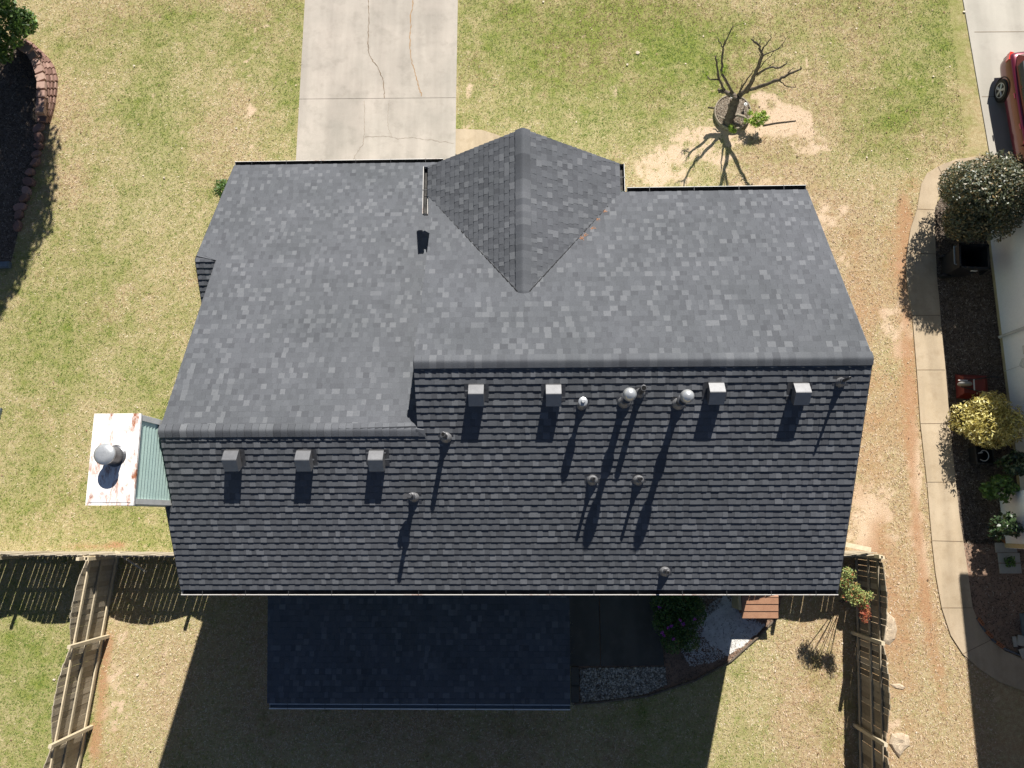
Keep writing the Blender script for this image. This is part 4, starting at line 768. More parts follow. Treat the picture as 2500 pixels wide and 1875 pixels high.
# planter ring
rc = zt(998, 822, 0); pr = wthing('planter_ring', 'round edging ring with dry mulch around the pruned tree', 'planter', (rc.x, rc.y, 0))
mb = MB(); n_ = 40; R1, R0 = .58, .545
for i in range(n_):
    a0, a1 = 2 * PI * i / n_, 2 * PI * (i + 1) / n_; h = .14
    q = lambda r, a, z: (rc.x + r * math.cos(a) * 1.0, rc.y + r * math.sin(a) * 1.02, z)
    mb.add([q(R0, a0, 0), q(R1, a0, 0), q(R1, a1, 0), q(R0, a1, 0), q(R0, a0, h), q(R1, a0, h), q(R1, a1, h), q(R0, a1, h)], [(4, 5, 6, 7), (0, 1, 5, 4), (1, 2, 6, 5), (2, 3, 7, 6), (3, 0, 4, 7)], random.random())
mb.build('ring', M['palebark'], pr)
mb = MB(); mb.lathe((rc.x, rc.y, .02), [(.545, 0), (.54, .07), (.2, .10), (.02, .11)], 24); mb.build('mulch_fill', M['litter'], pr, smooth=True)
a = rng.random(1500) * 2 * PI; q = .53 * np.sqrt(rng.random(1500)); o = blades(rc.x + q * np.cos(a), rc.y + q * np.sin(a), .06, .015, (0, .5), rng.random(1500) * .4 + .6, 'dry_litter', M['chip'], .12); kind(o, 'stuff', 'dry litter inside the planter ring', 'mulch')
for i, (x, y) in enumerate(((992, 715), (1090, 768))):
    p = zt(x, y, .30); mb = MB(); mb.lathe((p.x, p.y, 0.10), [(.012, 0), (.012, .16), (.035, .17), (.035, .19), (.022, .2)], 16); sl_ = thing('garden_light', ['small white topped garden light at the upper rim of the ring', 'small white topped garden light at the right rim of the ring'][i], 'garden light', (p.x, p.y, .1), group='garden lights in the ring'); mb.v = [q_ - Vv((p.x, p.y, .1)) for q_ in mb.v]; mb.build('stake', M['galv'], sl_)
    g = MB(); g.lathe((0, 0, .19), [(.05, 0), (.052, .012), (.03, .016)], 18); g.build('lamp_head', M['white_trim'], sl_); g = MB(); g.lathe((0, 0, .205), [(.022, 0), (.022, .006)], 12); g.build('solar_cell', M['black'], sl_)
mb = MB(); A, B = zt(1225, 905, .03), zt(1462, 872, .03); mb.tube([A, A.lerp(B, .4) + Vv((0, .02, 0)), B], [.022, .018, .012], 6); tag(mb.build('fallen_branch', M['bark'], org=A), 'straight bare stick lying on the bare soil right of the pruned tree', 'stick')
mb = MB(); A, B = zt(825, 775, .03), zt(905, 782, .03); mb.tube([A, B], [.015, .02], 6); tag(mb.build('fallen_branch', M['bark'], org=A), 'short stub of wood on the ground left of the planter ring', 'stick')

# ------------------------------------------------------------------ left: evergreen trees, block wall, stones
def tree(label, base, H, R, zc, n, seed, mat='leaf_dark', k=26, size=.07, sub=.3, flat=1.1):
    b0 = base; root = (base[0] - 4.6, base[1] + .6)
    t = wthing('leafy_tree', label, 'tree', (root[0], root[1], 0)); mb = MB(); r = random.Random(seed)
    mb.tube([(root[0], root[1], 0), (root[0] + 1.3, base[1] + .3, zc * .6), (base[0], base[1], zc)], [.16, .12, .07], 10); mb.build('trunk', M['bark'], t)
    mb = MB(); L_ = lobes((base[0], base[1], zc), R, k, seed, sub, flat)
    for b in L_[:-1]: mb.tube([(base[0] - 1.2, base[1] + .15, zc * .82), ((base[0] + b[0]) / 2, (base[1] + b[1]) / 2, (zc * .75 + b[2]) / 2), b[:3]], [.05, .035, .012], 6)
    mb.build('branch', M['bark'], t); leaf_cloud('crown', M[mat], L_, n, size, t, seed, hollow=.35); return t
q = at(-14, 56, 1.3); bush('evergreen_shrub', 'large leafy evergreen shrub cut by the upper left corner of the photo', 'shrub', Vector((q.x, q.y, 0)), 1.12, 1.3, M['leaf_green'], 9000, .06, 101, k=26, flat=.95, sub=.32, asp=.5)
tree('dense tree beyond the left edge shading the mulch behind the block wall', (-15.55, 18.2, 0), 6, 1.95, 5.8, 12000, 102, flat=1.0, sub=.36, size=.085)
tree('dense tree beyond the left edge shading the stones below the block wall', (-15.35, 15.9, 0), 6, 1.75, 5.8, 11000, 103, flat=1.0, sub=.36, size=.085)
tree('dense tree beyond the left edge shading the small stone block', (-15.55, 13.7, 0), 6, 1.35, 5.6, 9000, 104, flat=1.0, sub=.36, size=.085)
z5 = lambda x, y, z: ats(x / 4.88, 80 + y / 4.88, z)
topl = [(250, 155), (330, 205), (390, 275), (435, 355), (465, 440), (485, 535), (495, 630), (495, 735), (490, 830), (485, 915)]
basel = [(290, 95), (400, 150), (500, 240), (580, 320), (650, 430), (680, 560), (672, 700), (650, 850), (620, 970), (580, 1100)]
rw = wthing('retaining_wall', 'curved brown block retaining wall beside the upper left mulch bed', 'retaining wall', z5(480, 500, 0))
def along(L_, t):
    i = min(int(t * (len(L_) - 1)), len(L_) - 2); f = t * (len(L_) - 1) - i; return L_[i].lerp(L_[i + 1], f)
TP = [z5(x, y, .52) for x, y in topl]; BP = [z5(x, y, 0) for x, y in basel]
for c_ in range(5):
    f = c_ / 4; mb = MB(); line = [B.lerp(T, f) for B, T in zip(BP, TP)]; off = [Vv((-.10, 0, 0))] * 10 if c_ < 4 else [Vv((0, 0, 0))] * 10
    ln = sum((line[i + 1] - line[i]).length for i in range(9)); nbk = max(6, int(ln / .235)); 
    for i in range(nbk):
        u = (i + .5 * (c_ % 2) + .3) / nbk
        if u >= 1: continue
        P = along(line, u); Q_ = along(line, min(u + .02, 1)) - along(line, max(u - .02, 0)); an = math.atan2(Q_.y, Q_.x); inw = Vv((math.cos(an - PI / 2), math.sin(an - PI / 2), 0))
        if c_ < 4:
            mb.box((P.x + inw.x * .07, P.y + inw.y * .07, c_ * .118 + .055), (.20, .22, .108), an + random.gauss(0, .02), random.gauss(.45, .2))
    if c_ < 4: mb.build('block_course', M['block'], rw)
for i, T in enumerate(TP):
    P = T; Q_ = TP[min(i + 1, 9)] - TP[max(i - 1, 0)]; an = math.atan2(Q_.y, Q_.x) + random.gauss(0, .08); mb = MB(); mb.box((P.x, P.y, .52), (.235, .27, .10), an, random.uniform(.6, 1), taper=.97); mb.build('cap_block', M['block'], rw)
for i, (x, y) in enumerate(((460, 1020), (440, 1120), (450, 1235), (445, 1330), (415, 1430), (400, 1530), (345, 1650), (330, 1760), (290, 1870), (265, 1965), (215, 2060), (205, 2150), (190, 2290))):
    p = z5(x, y, .15); mb = MB(); r = random.uniform(.14, .19)
    rr_ = [(r * random.uniform(.8, 1.15)) for _ in range(7)]; pts = [(rr_[k] * math.cos(k * 2 * PI / 7) * 1.15, rr_[k] * math.sin(k * 2 * PI / 7) * .85) for k in range(7)]; h_ = random.uniform(.10, .17); tn = random.uniform(.1, .7)
    vs = [(a_, b_, 0) for a_, b_ in pts] + [(a_ * 1.0, b_ * 1.0, h_ * .7) for a_, b_ in pts] + [(a_ * .78, b_ * .75, h_ * random.uniform(.85, 1.1)) for a_, b_ in pts]
    mb.add(vs, [(q0 * 7 + k, q0 * 7 + (k + 1) % 7, q0 * 7 + 7 + (k + 1) % 7, q0 * 7 + 7 + k) for q0 in (0, 1) for k in range(7)] + [tuple(range(14, 21))], tn)
    o = mb.build('edging_stone', M['block'], smooth=False); o.location = (p.x, p.y, 0); o.rotation_euler = (0, 0, random.random() * 3)
    tag(o, 'rough brown stone, number %s down the row continuing the block wall' % ['one', 'two', 'three', 'four', 'five', 'six', 'seven', 'eight', 'nine', 'ten', 'eleven', 'twelve', 'thirteen'][i], 'stone', 'stones edging the left bed')
p = at(8, 574, 0); mb = MB(); mb.box((0, 0, .06), (.50, .19, .12), .02); mb.box((0, 0, .125), (.42, .12, .02), .02); o = mb.build('stepping_block', M['bluegrey']); o.location = p; tag(o, 'grey block lying in tree shade at the left edge of the lawn', 'block')
p = at(-1, 905, 0); mb = MB(); mb.box((0, 0, .05), (.06, .65, .10), -.12); o = mb.build('edging_board', M['bluegrey']); o.location = p; tag(o, 'dark plank end at the left edge of the lawn above the fence', 'plank')

# ------------------------------------------------------------------ neighbour's house and things beside it
nh = wthing('white_house', 'neighbouring white sided house at the right edge', 'house', (15.5, 4, 0))
def lap_box(x0, x1, y0, y1, h, mat, parent, nm='wall', lap=.2):
    mb = MB()
    for k in range(int(math.ceil(h / lap))):
        za, zb2 = k * lap, min((k + 1) * lap, h); o1 = .014
        lo_ = [(x0 - o1, y0 - o1), (x1 + o1, y0 - o1), (x1 + o1, y1 + o1), (x0 - o1, y1 + o1)]; hi_ = [(x0, y0), (x1, y0), (x1, y1), (x0, y1)]
        mb.add([(x, y, za) for x, y in lo_] + [(x, y, zb2) for x, y in hi_], [(0, 1, 5, 4), (1, 2, 6, 5), (2, 3, 7, 6), (3, 0, 4, 7), (3, 2, 1, 0)])
    return mb.build(nm, mat, parent)
w0 = ats(2412, 575); w1 = ats(2446, 1302)
lap_box(13.93, 22, .72, 8.75, 4.1, M['white_siding'], nh); lap_box(13.38, 22.1, -.86, .70, 3.2, M['white_siding'], nh); lap_box(14.95, 22.2, -8, -.88, 4.3, M['white_siding'], nh)
mb = MB(); mb.box((18, 4.72, .06), (8.17, 8.08, .12)); mb.build('foundation', M['cream'], nh)
def nroof(x0, y0, y1, z):
    mb = MB(); mb.add([(x0, y0, z), (x0, y1, z), (18, y1, z + 2.2), (18, y0, z + 2.2), (22.6, y0, z), (22.6, y1, z), (x0, y0, z - .15), (x0, y1, z - .15), (22.6, y0, z - .15), (22.6, y1, z - .15)], [(0, 3, 2, 1), (3, 4, 5, 2), (6, 7, 9, 8), (0, 1, 7, 6), (4, 8, 9, 5), (0, 6, 8, 4, 3), (1, 2, 5, 9, 7)], .4); mb.build('roof', M['shingle'], nh)
nroof(13.55, 8.6, 12.3, 3.0); nroof(13.5, 4.42, 10.4, 4.6); nroof(13.5, -9, 4.40, 5.6)  # first unseen roof is added for ground shade; the second is lengthened for it
mb = MB(); mb.box((13.355, -.80, 1.6), (.03, .12, 3.2)); mb.build('corner_trim', M['cream'], nh)
# downspout, meter box, cable coil on the wall
dsb = ats(2428, 826); mb = MB(); mb.tube([(13.83, dsb.y, .15), (13.86, dsb.y, 1.5), (13.86, dsb.y, 1.9)], [.045] * 3, 10); mb.tube([(13.86, dsb.y, 1.86), (13.86, dsb.y, 1.95)], [.06, .06], 12); mb.build('downspout', M['white_trim'], nh)
mb = MB(); mb.box((13.84, dsb.y - .62, 1.35), (.13, .24, .36)); ub = mb.build('meter_box', M['white_trim'], nh); mb = MB(); mb.tube([(13.78, dsb.y - .50, 1.5), (13.74, dsb.y - .40, 1.7), (13.80, dsb.y - .38, 2.3)], [.015] * 3, 6); mb.tube([(13.78, dsb.y - .66, 1.6), (13.80, dsb.y - .64, 2.4)], [.012] * 2, 6); mb.build('cable', M['black'], ub)
mb = MB(); cc_ = [(13.86 - .02 * math.sin(k), dsb.y - .98 + .13 * math.cos(k * PI / 10), 1.05 + .13 * math.sin(k * PI / 10)) for k in range(21)]; mb.tube(cc_, .010, 5); mb.tube([(p[0] - .02, p[1] * 1.0 + .01, p[2] - .02) for p in cc_], .010, 5); mb.tube([(13.87, dsb.y - 1.0, .92), (13.87, dsb.y - 1.02, .1)], .008, 5); mb.build('cable_coil', M['white_trim'], nh)
# wheeled bin
bp = at(2052, 580, 0); t = thing('wheeled_bin', 'black wheeled rubbish bin standing beside the white wall', 'bin', (bp.x + .02, bp.y, 0), math.radians(-4)); t.scale = (1.22, 1.12, 1.08)
def frus(mb, x0, x1, z0, z1, a, b_, cx=0):
    lo_ = [(-a[0], -a[1]), (a[0], -a[1]), (a[0], a[1]), (-a[0], a[1])]; hi_ = [(-b_[0], -b_[1]), (b_[0], -b_[1]), (b_[0], b_[1]), (-b_[0], b_[1])]
    mb.add([(x + x0, y, z0) for x, y in lo_] + [(x + x1, y, z1) for x, y in hi_], [(3, 2, 1, 0), (0, 1, 5, 4), (1, 2, 6, 5), (2, 3, 7, 6), (3, 0, 4, 7)])
mb = MB(); frus(mb, 0, .06, .06, 1.0, (.24, .25), (.33, .31)); mb.add([(.06 + x * .30, y * .28, .99) for x, y in ((-1, -1), (1, -1), (1, 1), (-1, 1))] + [(.04 + x * .22, y * .22, .25) for x, y in ((-1, -1), (1, -1), (1, 1), (-1, 1))], [(0, 1, 5, 4), (1, 2, 6, 5), (2, 3, 7, 6), (3, 0, 4, 7), (4, 5, 6, 7)])
mb.build('body', M['black'], t); mb = MB()
for sx, sy, dx_, dy_ in ((0, .31, .70, .05), (0, -.31, .70, .05), (.33, 0, .05, .66), (-.33, 0, .05, .66)): mb.box((.06 + sx, sy, 1.0), (dx_, dy_, .045))
mb.build('rim', M['black'], t); mb = MB(); mb.tube([(-.35, -.24, 1.0), (-.40, -.24, 1.02), (-.40, .24, 1.02), (-.35, .24, 1.0)], .018, 8); mb.build('handle', M['bluegrey'], t)
for sy in (-.27, .27):
    mb = MB(); mb.lathe((-.2, sy, .13), [(.13, -.03), (.13, .03)], 18, M=Matrix.Rotation(PI / 2, 3, 'X')); mb.build('wheel', M['tyre'], t)
mb = MB(); mb.add([(.40, -.33, .98), (.42, .33, .98), (.46, .32, .45), (.45, -.32, .45)], [(0, 1, 2, 3)]); mb.add([(.42, -.33, .98), (.44, .33, .98), (.48, .32, .45), (.47, -.32, .45)], [(3, 2, 1, 0)]); mb.build('lid', M['black'], t)
mb = MB(); mb.box((.15, -.32, .8), (.14, .01, .07)); mb.build('sticker', M['white_trim'], t)
# overturned wheelbarrow
wp = at(2092, 836, 0); t = thing('wheelbarrow', 'red wheelbarrow upside down in the mulch above the yellow bush', 'wheelbarrow', (wp.x, wp.y, 0), math.radians(-3))
mb = MB(); frus(mb, .08, 0.0, .02, .30, (.46, .36), (.30, .24)); mb.add([(x, y, .30) for x, y in ((-.30, -.24), (.30, -.24), (.30, .24), (-.30, .24))], [(0, 1, 2, 3)]); mb.build('tray', M['red_plastic'], t)
for sy in (-1, 1):
    mb = MB(); mb.tube([(-.42, sy * .07, .36), (-.1, sy * .14, .36), (.50, sy * .27, .30), (.80, sy * .30, .16)], [.018] * 4, 8); mb.build('handle', M['black'], t)
mb = MB(); mb.lathe((-.34, 0, .42), [(.06, -.045), (.16, -.045), (.19, -.02), (.19, .02), (.16, .045), (.06, .045)], 20, M=Matrix.Rotation(PI / 2, 3, 'X')); mb.build('wheel', simple('grey_tyre', (.30, .29, .27, 1), rough=.7), t, smooth=True)
mb = MB(); mb.box((-.40, .10, .44), (.26, .03, .03)); mb.box((-.05, 0, .37), (.03, .32, .03)); mb.build('bracket', M['white_trim'], t)
# black tub with a pale hose
tp = at(2108, 985, 0); t = thing('plastic_tub', 'black tub with a coil of pale hose below the yellow bush', 'tub', (tp.x, tp.y, 0)); mb = MB(); frus(mb, 0, 0, 0, .42, (.20, .22), (.24, .26)); mb.add([(x, y, .12) for x, y in ((-.2, -.22), (.2, -.22), (.2, .22), (-.2, .22))], [(0, 1, 2, 3)]); mb.build('body', M['black'], t)
mb = MB(); mb.box((0, .25, .42), (.5, .04, .04)); mb.box((0, -.25, .42), (.5, .04, .04)); mb.box((.24, 0, .42), (.04, .46, .04)); mb.box((-.24, 0, .42), (.04, .46, .04)); mb.build('rim', M['black'], t)
mb = MB(); mb.tube([(.02 + .13 * math.cos(k * PI / 9), -.02 + .15 * math.sin(k * PI / 9), .36 + .004 * k) for k in range(-7, 8)], .014, 6); mb.tube([(-.14, .05, .36), (-.02, .07, .37)], .018, 6); mb.build('hose', M['white_trim'], t)
# pavers beside the wall end
for i, (x, y, w_, h_) in enumerate(((2437 + 8, 1337, 26, 22), (2470, 1337, 24, 22), (2452, 1362, 26, 22), (2478, 1362, 24, 22), (2455, 1388, 26, 22), (2481, 1388, 24, 22))):
    p = ats(x, y, .05); mb = MB(); mb.box((0, 0, .025), (w_ * .0119, h_ * .0124, .05), random.gauss(0, .01), taper=.985); o = mb.build('paver', M['conc3']); o.location = (p.x, p.y, 0); tag(o, '%s pale square paver in the %s row by the end of the white wall' % (('left', 'right')[i % 2], ('top', 'middle', 'bottom')[i // 2]), 'paver', 'pavers by the white wall')
p = ats(2466, 1372, .1); bush('potted_weed', 'small green weed growing on the pale pavers', 'weed', p, .16, .12, M['leaf_green'], 260, .03, 88, k=5, stems=3)
mb = MB(); p = ats(2475, 1318, 0); 
x, y = scatter_in(polys([(2440, 1312), (2500, 1310), (2495, 1330), (2462, 1335), (2450, 1325)]), 2500); kind(blades(x, y, .05, .03, (0, .5), rng.random(len(x)) * .5, 'leaf_litter', M['straw'], .05), 'stuff', 'reddish leaf litter swept against the white wall', 'leaf litter')
mb = MB(); p = ats(2500, 1530); mb.box((0, 0, .1), (.46, .62, .2)); o = mb.build('hatch', M['bluegrey']); o.location = (p.x + .14, p.y + .05, 0); tag(o, 'blue grey cellar hatch at the lower right edge', 'hatch')
for i, (x, y, w_, h_, r_) in enumerate(((2475, 1566, .10, .28, .05), (2489, 1563, .20, .28, -.2), (2497, 1592, .28, .26, .3))):
    p = ats(x, y); mb = MB(); mb.box((0, 0, .05 + i * .03), (w_, h_, .035), r_, taper=.97); o = mb.build('broken_tile', M['conc3']); o.location = (p.x, p.y, 0); tag(o, ['narrow broken white tile left of the two larger pieces', 'square broken white tile leaning beside the narrow piece', 'lowest broken white tile cut by the right edge'][i], 'tile', 'broken white tiles')
for i, (x, y, r_) in enumerate(((2389, 1520, -1.0), (2410, 1551, -.85), (2436, 1576, -.7))):
    p = ats(x, y); mb = MB(); mb.box((0, 0, .045), (.21, .085, .09), 0); b_o = mb.build('brick', M['brick']); b_o.location = (p.x + .03, p.y + .03, 0); b_o.rotation_euler = (0, 0, r_)
    for k in (-.06, 0, .06):
        mb = MB(); mb.box((k, 0, .0905), (.028, .028, .002)); q = mb.build('core_hole', M['hole'], b_o)
    tag(b_o, ['uppermost orange brick on the bend of the path', 'middle orange brick on the bend of the path', 'lowest orange brick on the bend of the path'][i], 'brick', 'bricks along the path')
mb = MB(); P = [ats(x, y, .03) for x, y in ((2384, 1508), (2400, 1534), (2424, 1563), (2456, 1585), (2500, 1602))]; mb.tube(P, .03, 6); tag(mb.build('lawn_edging', M['lead'], org=P[0]), 'thin dark edging strip along the inner bend of the path', 'edging')
# rocks in the strip of lawn
def rock(label, pts, h, seed):
    r = random.Random(seed); P = [ats(x, y) for x, y in pts]; c = sum(P, Vv((0, 0, 0))) / len(P); mb = MB(); n_ = len(P); R = []; lv = [(1.0, 0), (1.0, .35), (.78, .8), (.45, 1.0), (.12, .92)]
    for f, z in lv:
        for q in P: R.append((q - c) * f * r.uniform(.92, 1.06) + Vv((0, 0, h * z * r.uniform(.8, 1.15))))
    mb.add(R, [(i * n_ + k, i * n_ + (k + 1) % n_, (i + 1) * n_ + (k + 1) % n_, (i + 1) * n_ + k) for i in range(len(lv) - 1) for k in range(n_)] + [tuple(range((len(lv) - 1) * n_, len(lv) * n_))])
    o = mb.build('rock', M['rock']); o.location = c; tag(o, label, 'rock', 'rocks beside the right fence')
z6 = lambda L: [(2000 + x / 2.654, 1250 + y / 2.654) for x, y in L]
rock('larger pale rock beside the right fence below the corner', z6([(385, 660), (440, 650), (490, 690), (500, 760), (490, 830), (455, 860), (400, 840), (378, 760)]), .07, 1)
rock('pale jagged rock at the bottom of the strip right of the fence', z6([(470, 1440), (530, 1425), (580, 1450), (585, 1510), (545, 1545), (515, 1590), (480, 1550), (450, 1500)]), .09, 2)
rock('small flat pale rock between the two larger rocks', z6([(460, 1115), (520, 1110), (560, 1135), (540, 1150), (490, 1140)]), .03, 3)

# ------------------------------------------------------------------ back garden bed
patz = .03
o = slab('patio', poly([(1180, 1200), (1292, 1200), (1296, 1438), (1180, 1438)]), -.05, patz, M['patio']); kind(o, 'structure', 'grey concrete patio slab beside the porch roof', 'patio')
o = slab('patio', poly([(1294, 1200), (1420, 1200), (1434, 1437), (1298, 1438)]), -.05, patz + .002, M['patio']); kind(o, 'structure', 'second grey concrete patio slab beside the bush', 'patio')
kind(sheet('garden_bed', BED_B, .004, M['soil']), 'structure', 'dark curved garden bed behind the house', 'flower bed')
gp = poly([(1252, 1444), (1400, 1441), (1436, 1442), (1440, 1478), (1400, 1496), (1330, 1512), (1255, 1516)]); x, y = scatter_in(gp, 5200)
mb = MB()
for a, b_ in zip(x, y):
    r = random.uniform(.018, .045); mb.box((a, b_, r * .4), (r * 1.5, r * 1.2, r), random.random() * 3, random.random(), taper=.6)
o = mb.build('gravel', M['pebble']); kind(o, 'stuff', 'grey gravel beside the patio roof', 'gravel')
x, y = scatter_in(poly([(1505, 1250), (1560, 1250), (1560, 1310), (1530, 1330), (1510, 1310)]), 700); mb = MB()
for a, b_ in zip(x, y): r = random.uniform(.012, .03); mb.box((a, b_, r * .4), (r * 1.5, r * 1.2, r), random.random() * 3, random.random(), taper=.6)
o = mb.build('gravel', M['pebble']); kind(o, 'stuff', 'loose pebbles between the flowering bush and the white gravel', 'gravel')
ws = []
core = [(1512, 1345), (1530, 1330), (1552, 1312), (1560, 1292), (1566, 1282), (1580, 1300), (1595, 1322), (1612, 1340), (1640, 1345), (1654, 1350), (1632, 1372), (1606, 1394), (1584, 1404), (1572, 1416), (1556, 1404), (1538, 1398), (1526, 1382), (1514, 1372), (1520, 1358)]
for i in range(len(core)):
    a = core[i]; b_ = core[(i + 1) % len(core)]
    for k in range(5): ws.append((a[0] + (b_[0] - a[0]) * k / 5 + random.gauss(0, 1.6), a[1] + (b_[1] - a[1]) * k / 5 + random.gauss(0, 1.6)))
kind(sheet('white_gravel', poly(ws), .010, M['whitesand']), 'stuff', 'patch of white sandy gravel in the shaded bed', 'gravel')
x, y = scatter_in(poly([(1470, 1400), (1490, 1440), (1540, 1430), (1590, 1405), (1645, 1350), (1570, 1280), (1500, 1330)]), 4200); kind(blades(x, y, .04, .035, (0, .3), np.full(len(x), 1.), 'white_gravel_specks', M['whitesand'], .012), 'stuff', 'scattered white gravel grains at the bed', 'gravel')
x, y = scatter_in(BED_B, 9000); kk = ~inpoly(x, y, poly([(1180, 1200), (1434, 1200), (1434, 1438), (1180, 1438)])) & (~inpoly(x, y, poly(core)) | (rng.random(len(x)) < .22)); x, y = x[kk], y[kk]; kind(blades(x, y, .07, .014, (0, .6), rng.random(len(x)) * .7, 'dead_weeds', M['chip'], .012), 'stuff', 'dead weeds in the shaded bed', 'weeds')
mb = MB(); P = [at(a, b_, .05) for a, b_ in ((1240, 1521), (1300, 1516), (1400, 1503), (1500, 1470), (1580, 1427), (1640, 1373), (1682, 1330))]; mb.tube(P, .030, 8); tag(mb.build('bed_edging', M['bark'], org=P[0]), 'curved edging strip between the shaded bed and the back lawn', 'edging')
for i, (yy, hh) in enumerate(((1461, 38), (1498, 34))):
    p = at(1242, yy); mb = MB(); mb.box((0, 0, .03), (.22, hh * .0136, .06), 0, taper=.98); o = mb.build('paver', M['patio']); o.location = (p.x, p.y, 0); tag(o, ['dark rectangular paver between the patio slab and gravel', 'dark rectangular paver at the corner of the patio roof gutter'][i], 'paver', 'pavers beside the gravel')
# brown dog house
dA, dB = at(1600, 1335, .55), at(1680, 1333, .55); t = wthing('dog_house', 'brown wooden dog house tucked under the rear eave', 'dog house', (4.9, dA.y + .45, 0)); x0, x1 = dA.x + .02, dB.x; y0 = dA.y; y1 = y0 + .95; ym = y0 + .58
mb = MB(); mb.box(((x0 + x1) / 2, (y0 + y1) / 2, .28), (x1 - x0 - .16, y1 - y0 - .16, .56)); mb.build('body', M['brownply'], t)
mb = MB()
for k in range(3):
    a = k / 3; b_ = (k + 1) / 3; ya, yb2 = y0 + (ym - y0) * a, y0 + (ym - y0) * b_ + .02; za, zb2 = .58 + .14 * a, .58 + .14 * b_
    mb.add([(x0, ya, za + .02), (x1, ya, za + .02), (x1, yb2, zb2), (x0, yb2, zb2), (x0, ya, za - .03), (x1, ya, za - .03), (x1, yb2, zb2 - .03), (x0, yb2, zb2 - .03)], [(0, 1, 2, 3), (7, 6, 5, 4), (4, 5, 1, 0), (5, 6, 2, 1), (7, 4, 0, 3)])
mb.add([(x0, ym, .735), (x1, ym, .735), (x1, y1, .58), (x0, y1, .58), (x0, ym, .705), (x1, ym, .705), (x1, y1, .55), (x0, y1, .55)], [(0, 1, 2, 3), (7, 6, 5, 4), (5, 6, 2, 1), (7, 4, 0, 3), (6, 7, 3, 2)])
mb.build('roof', M['brownply'], t); mb = MB(); mb.box((x0 - .06, (y0 + y1) / 2 + .1, .35), (.08, .7, .7)); mb.build('side_panel', M['cream'], t)

# ------------------------------------------------------------------ car
cw = ats(2441, 222, .33); ang = math.atan2((ats(2418, 392) - ats(2350, 0)).x, -(ats(2418, 392) - ats(2350, 0)).y)
car = thing('parked_car', 'maroon estate car parked on the pale driveway at the right edge', 'car', (0, 0, 0), 0)
# local: +x forward (down the photo), +y left side (towards this lawn)... rear wheel at x=-1.35
HW = .90
st = [(-2.32, .30, .62, .70, .70, .66, .60), (-2.26, .26, .84, .86, .98, .80, .70), (-2.05, .25, .88, .90, 1.02, .84, .74), (-1.35, .22, .89, .905, .98, .85, .76), (0, .20, .89, .905, .95, .85, .76), (1.2, .20, .89, .905, .94, .84, .74), (1.9, .24, .87, .88, .86, .78, .66), (2.25, .28, .76, .78, .74, .66, .5), (2.36, .32, .60, .62, .62, .5, .4)]
mb = MB(); sec = []
for (x, zl_, w0_, w1_, zt_, w2_, w3_) in st:
    zt2 = zt_; S_ = [(-w0_ * .9, zl_), (-w0_, zl_ + .10), (-w1_, (zl_ + zt2) / 2), (-w1_ * .985, zt2 - .12), (-w2_, zt2), (0, zt2 + .04), (w2_, zt2), (w1_ * .985, zt2 - .12), (w1_, (zl_ + zt2) / 2), (w0_, zl_ + .10), (w0_ * .9, zl_)]
    sec.append([(x, y, z) for y, z in S_])
n_ = 11; mb.add([p for s_ in sec for p in s_], [(i * n_ + k, i * n_ + (k + 1) % n_, (i + 1) * n_ + (k + 1) % n_, (i + 1) * n_ + k) for i in range(len(sec) - 1) for k in range(n_)] + [tuple(range(n_))[::-1], tuple(range(len(sec) * n_ - n_, len(sec) * n_))])
body = mb.build('body', M['car'], car, smooth=True); sb = body.modifiers.new('sub', 'SUBSURF'); sb.levels = sb.render_levels = 2
cab = [(-2.10, 1.02, .72, 1.06, .60), (-1.75, 1.0, .80, 1.44, .58), (-1.0, .98, .82, 1.55, .60), (.1, .97, .82, 1.54, .60), (.75, .95, .80, 1.36, .60), (1.25, .93, .74, .97, .66)]
mb = MB(); sec = []
for x, zb_, wb, zt_, wt in cab: sec.append([(x, -wb, zb_), (x, -wt, zt_ - .03), (x, -wt * .8, zt_), (x, wt * .8, zt_), (x, wt, zt_ - .03), (x, wb, zb_)])
n_ = 6; F = [(i * n_ + k, i * n_ + (k + 1) % n_, (i + 1) * n_ + (k + 1) % n_, (i + 1) * n_ + k) for i in range(len(sec) - 1) for k in range(n_)] + [tuple(range(6)), tuple(range(len(sec) * 6 - 6, len(sec) * 6))]
mb.add([p for s_ in sec for p in s_], F); rf = mb.build('cabin', M['car'], car, smooth=False)
def win(x0, x1, nm='side_window'):
    def row(x):
        for (a, b_) in zip(cab[:-1], cab[1:]):
            if a[0] <= x <= b_[0]:
                f = (x - a[0]) / (b_[0] - a[0]); return [a[i] + (b_[i] - a[i]) * f for i in range(5)]
    for sy in (-1, 1):
        mb = MB(); A = row(x0); B = row(x1); lo_, hi_ = .10, .84
        pt = lambda R_, f: (R_[0], sy * (R_[2] + (R_[4] - R_[2]) * f + .006), R_[1] + (R_[3] - .03 - R_[1]) * f)
        q = [pt(A, lo_), pt(B, lo_), pt(B, hi_), pt(A, hi_)]; mb.quad(q if sy < 0 else q[::-1]); g = mb.build(nm, M['glass'], car)
win(-1.72, -1.05); win(-.98, -.02); win(.04, .74)
mb = MB(); mb.quad([(-2.09, -.62, 1.075), (-2.09, .62, 1.075), (-1.77, .50, 1.40), (-1.77, -.50, 1.40)]); q = mb; o = q.build('rear_window', M['glass'], car); o.location = (-.02, 0, .012)
mb = MB(); mb.quad([(.77, -.50, 1.345), (.77, .50, 1.345), (1.22, .60, .985), (1.22, -.60, .985)]); o = mb.build('windscreen', M['glass'], car); o.location = (.015, 0, .015)
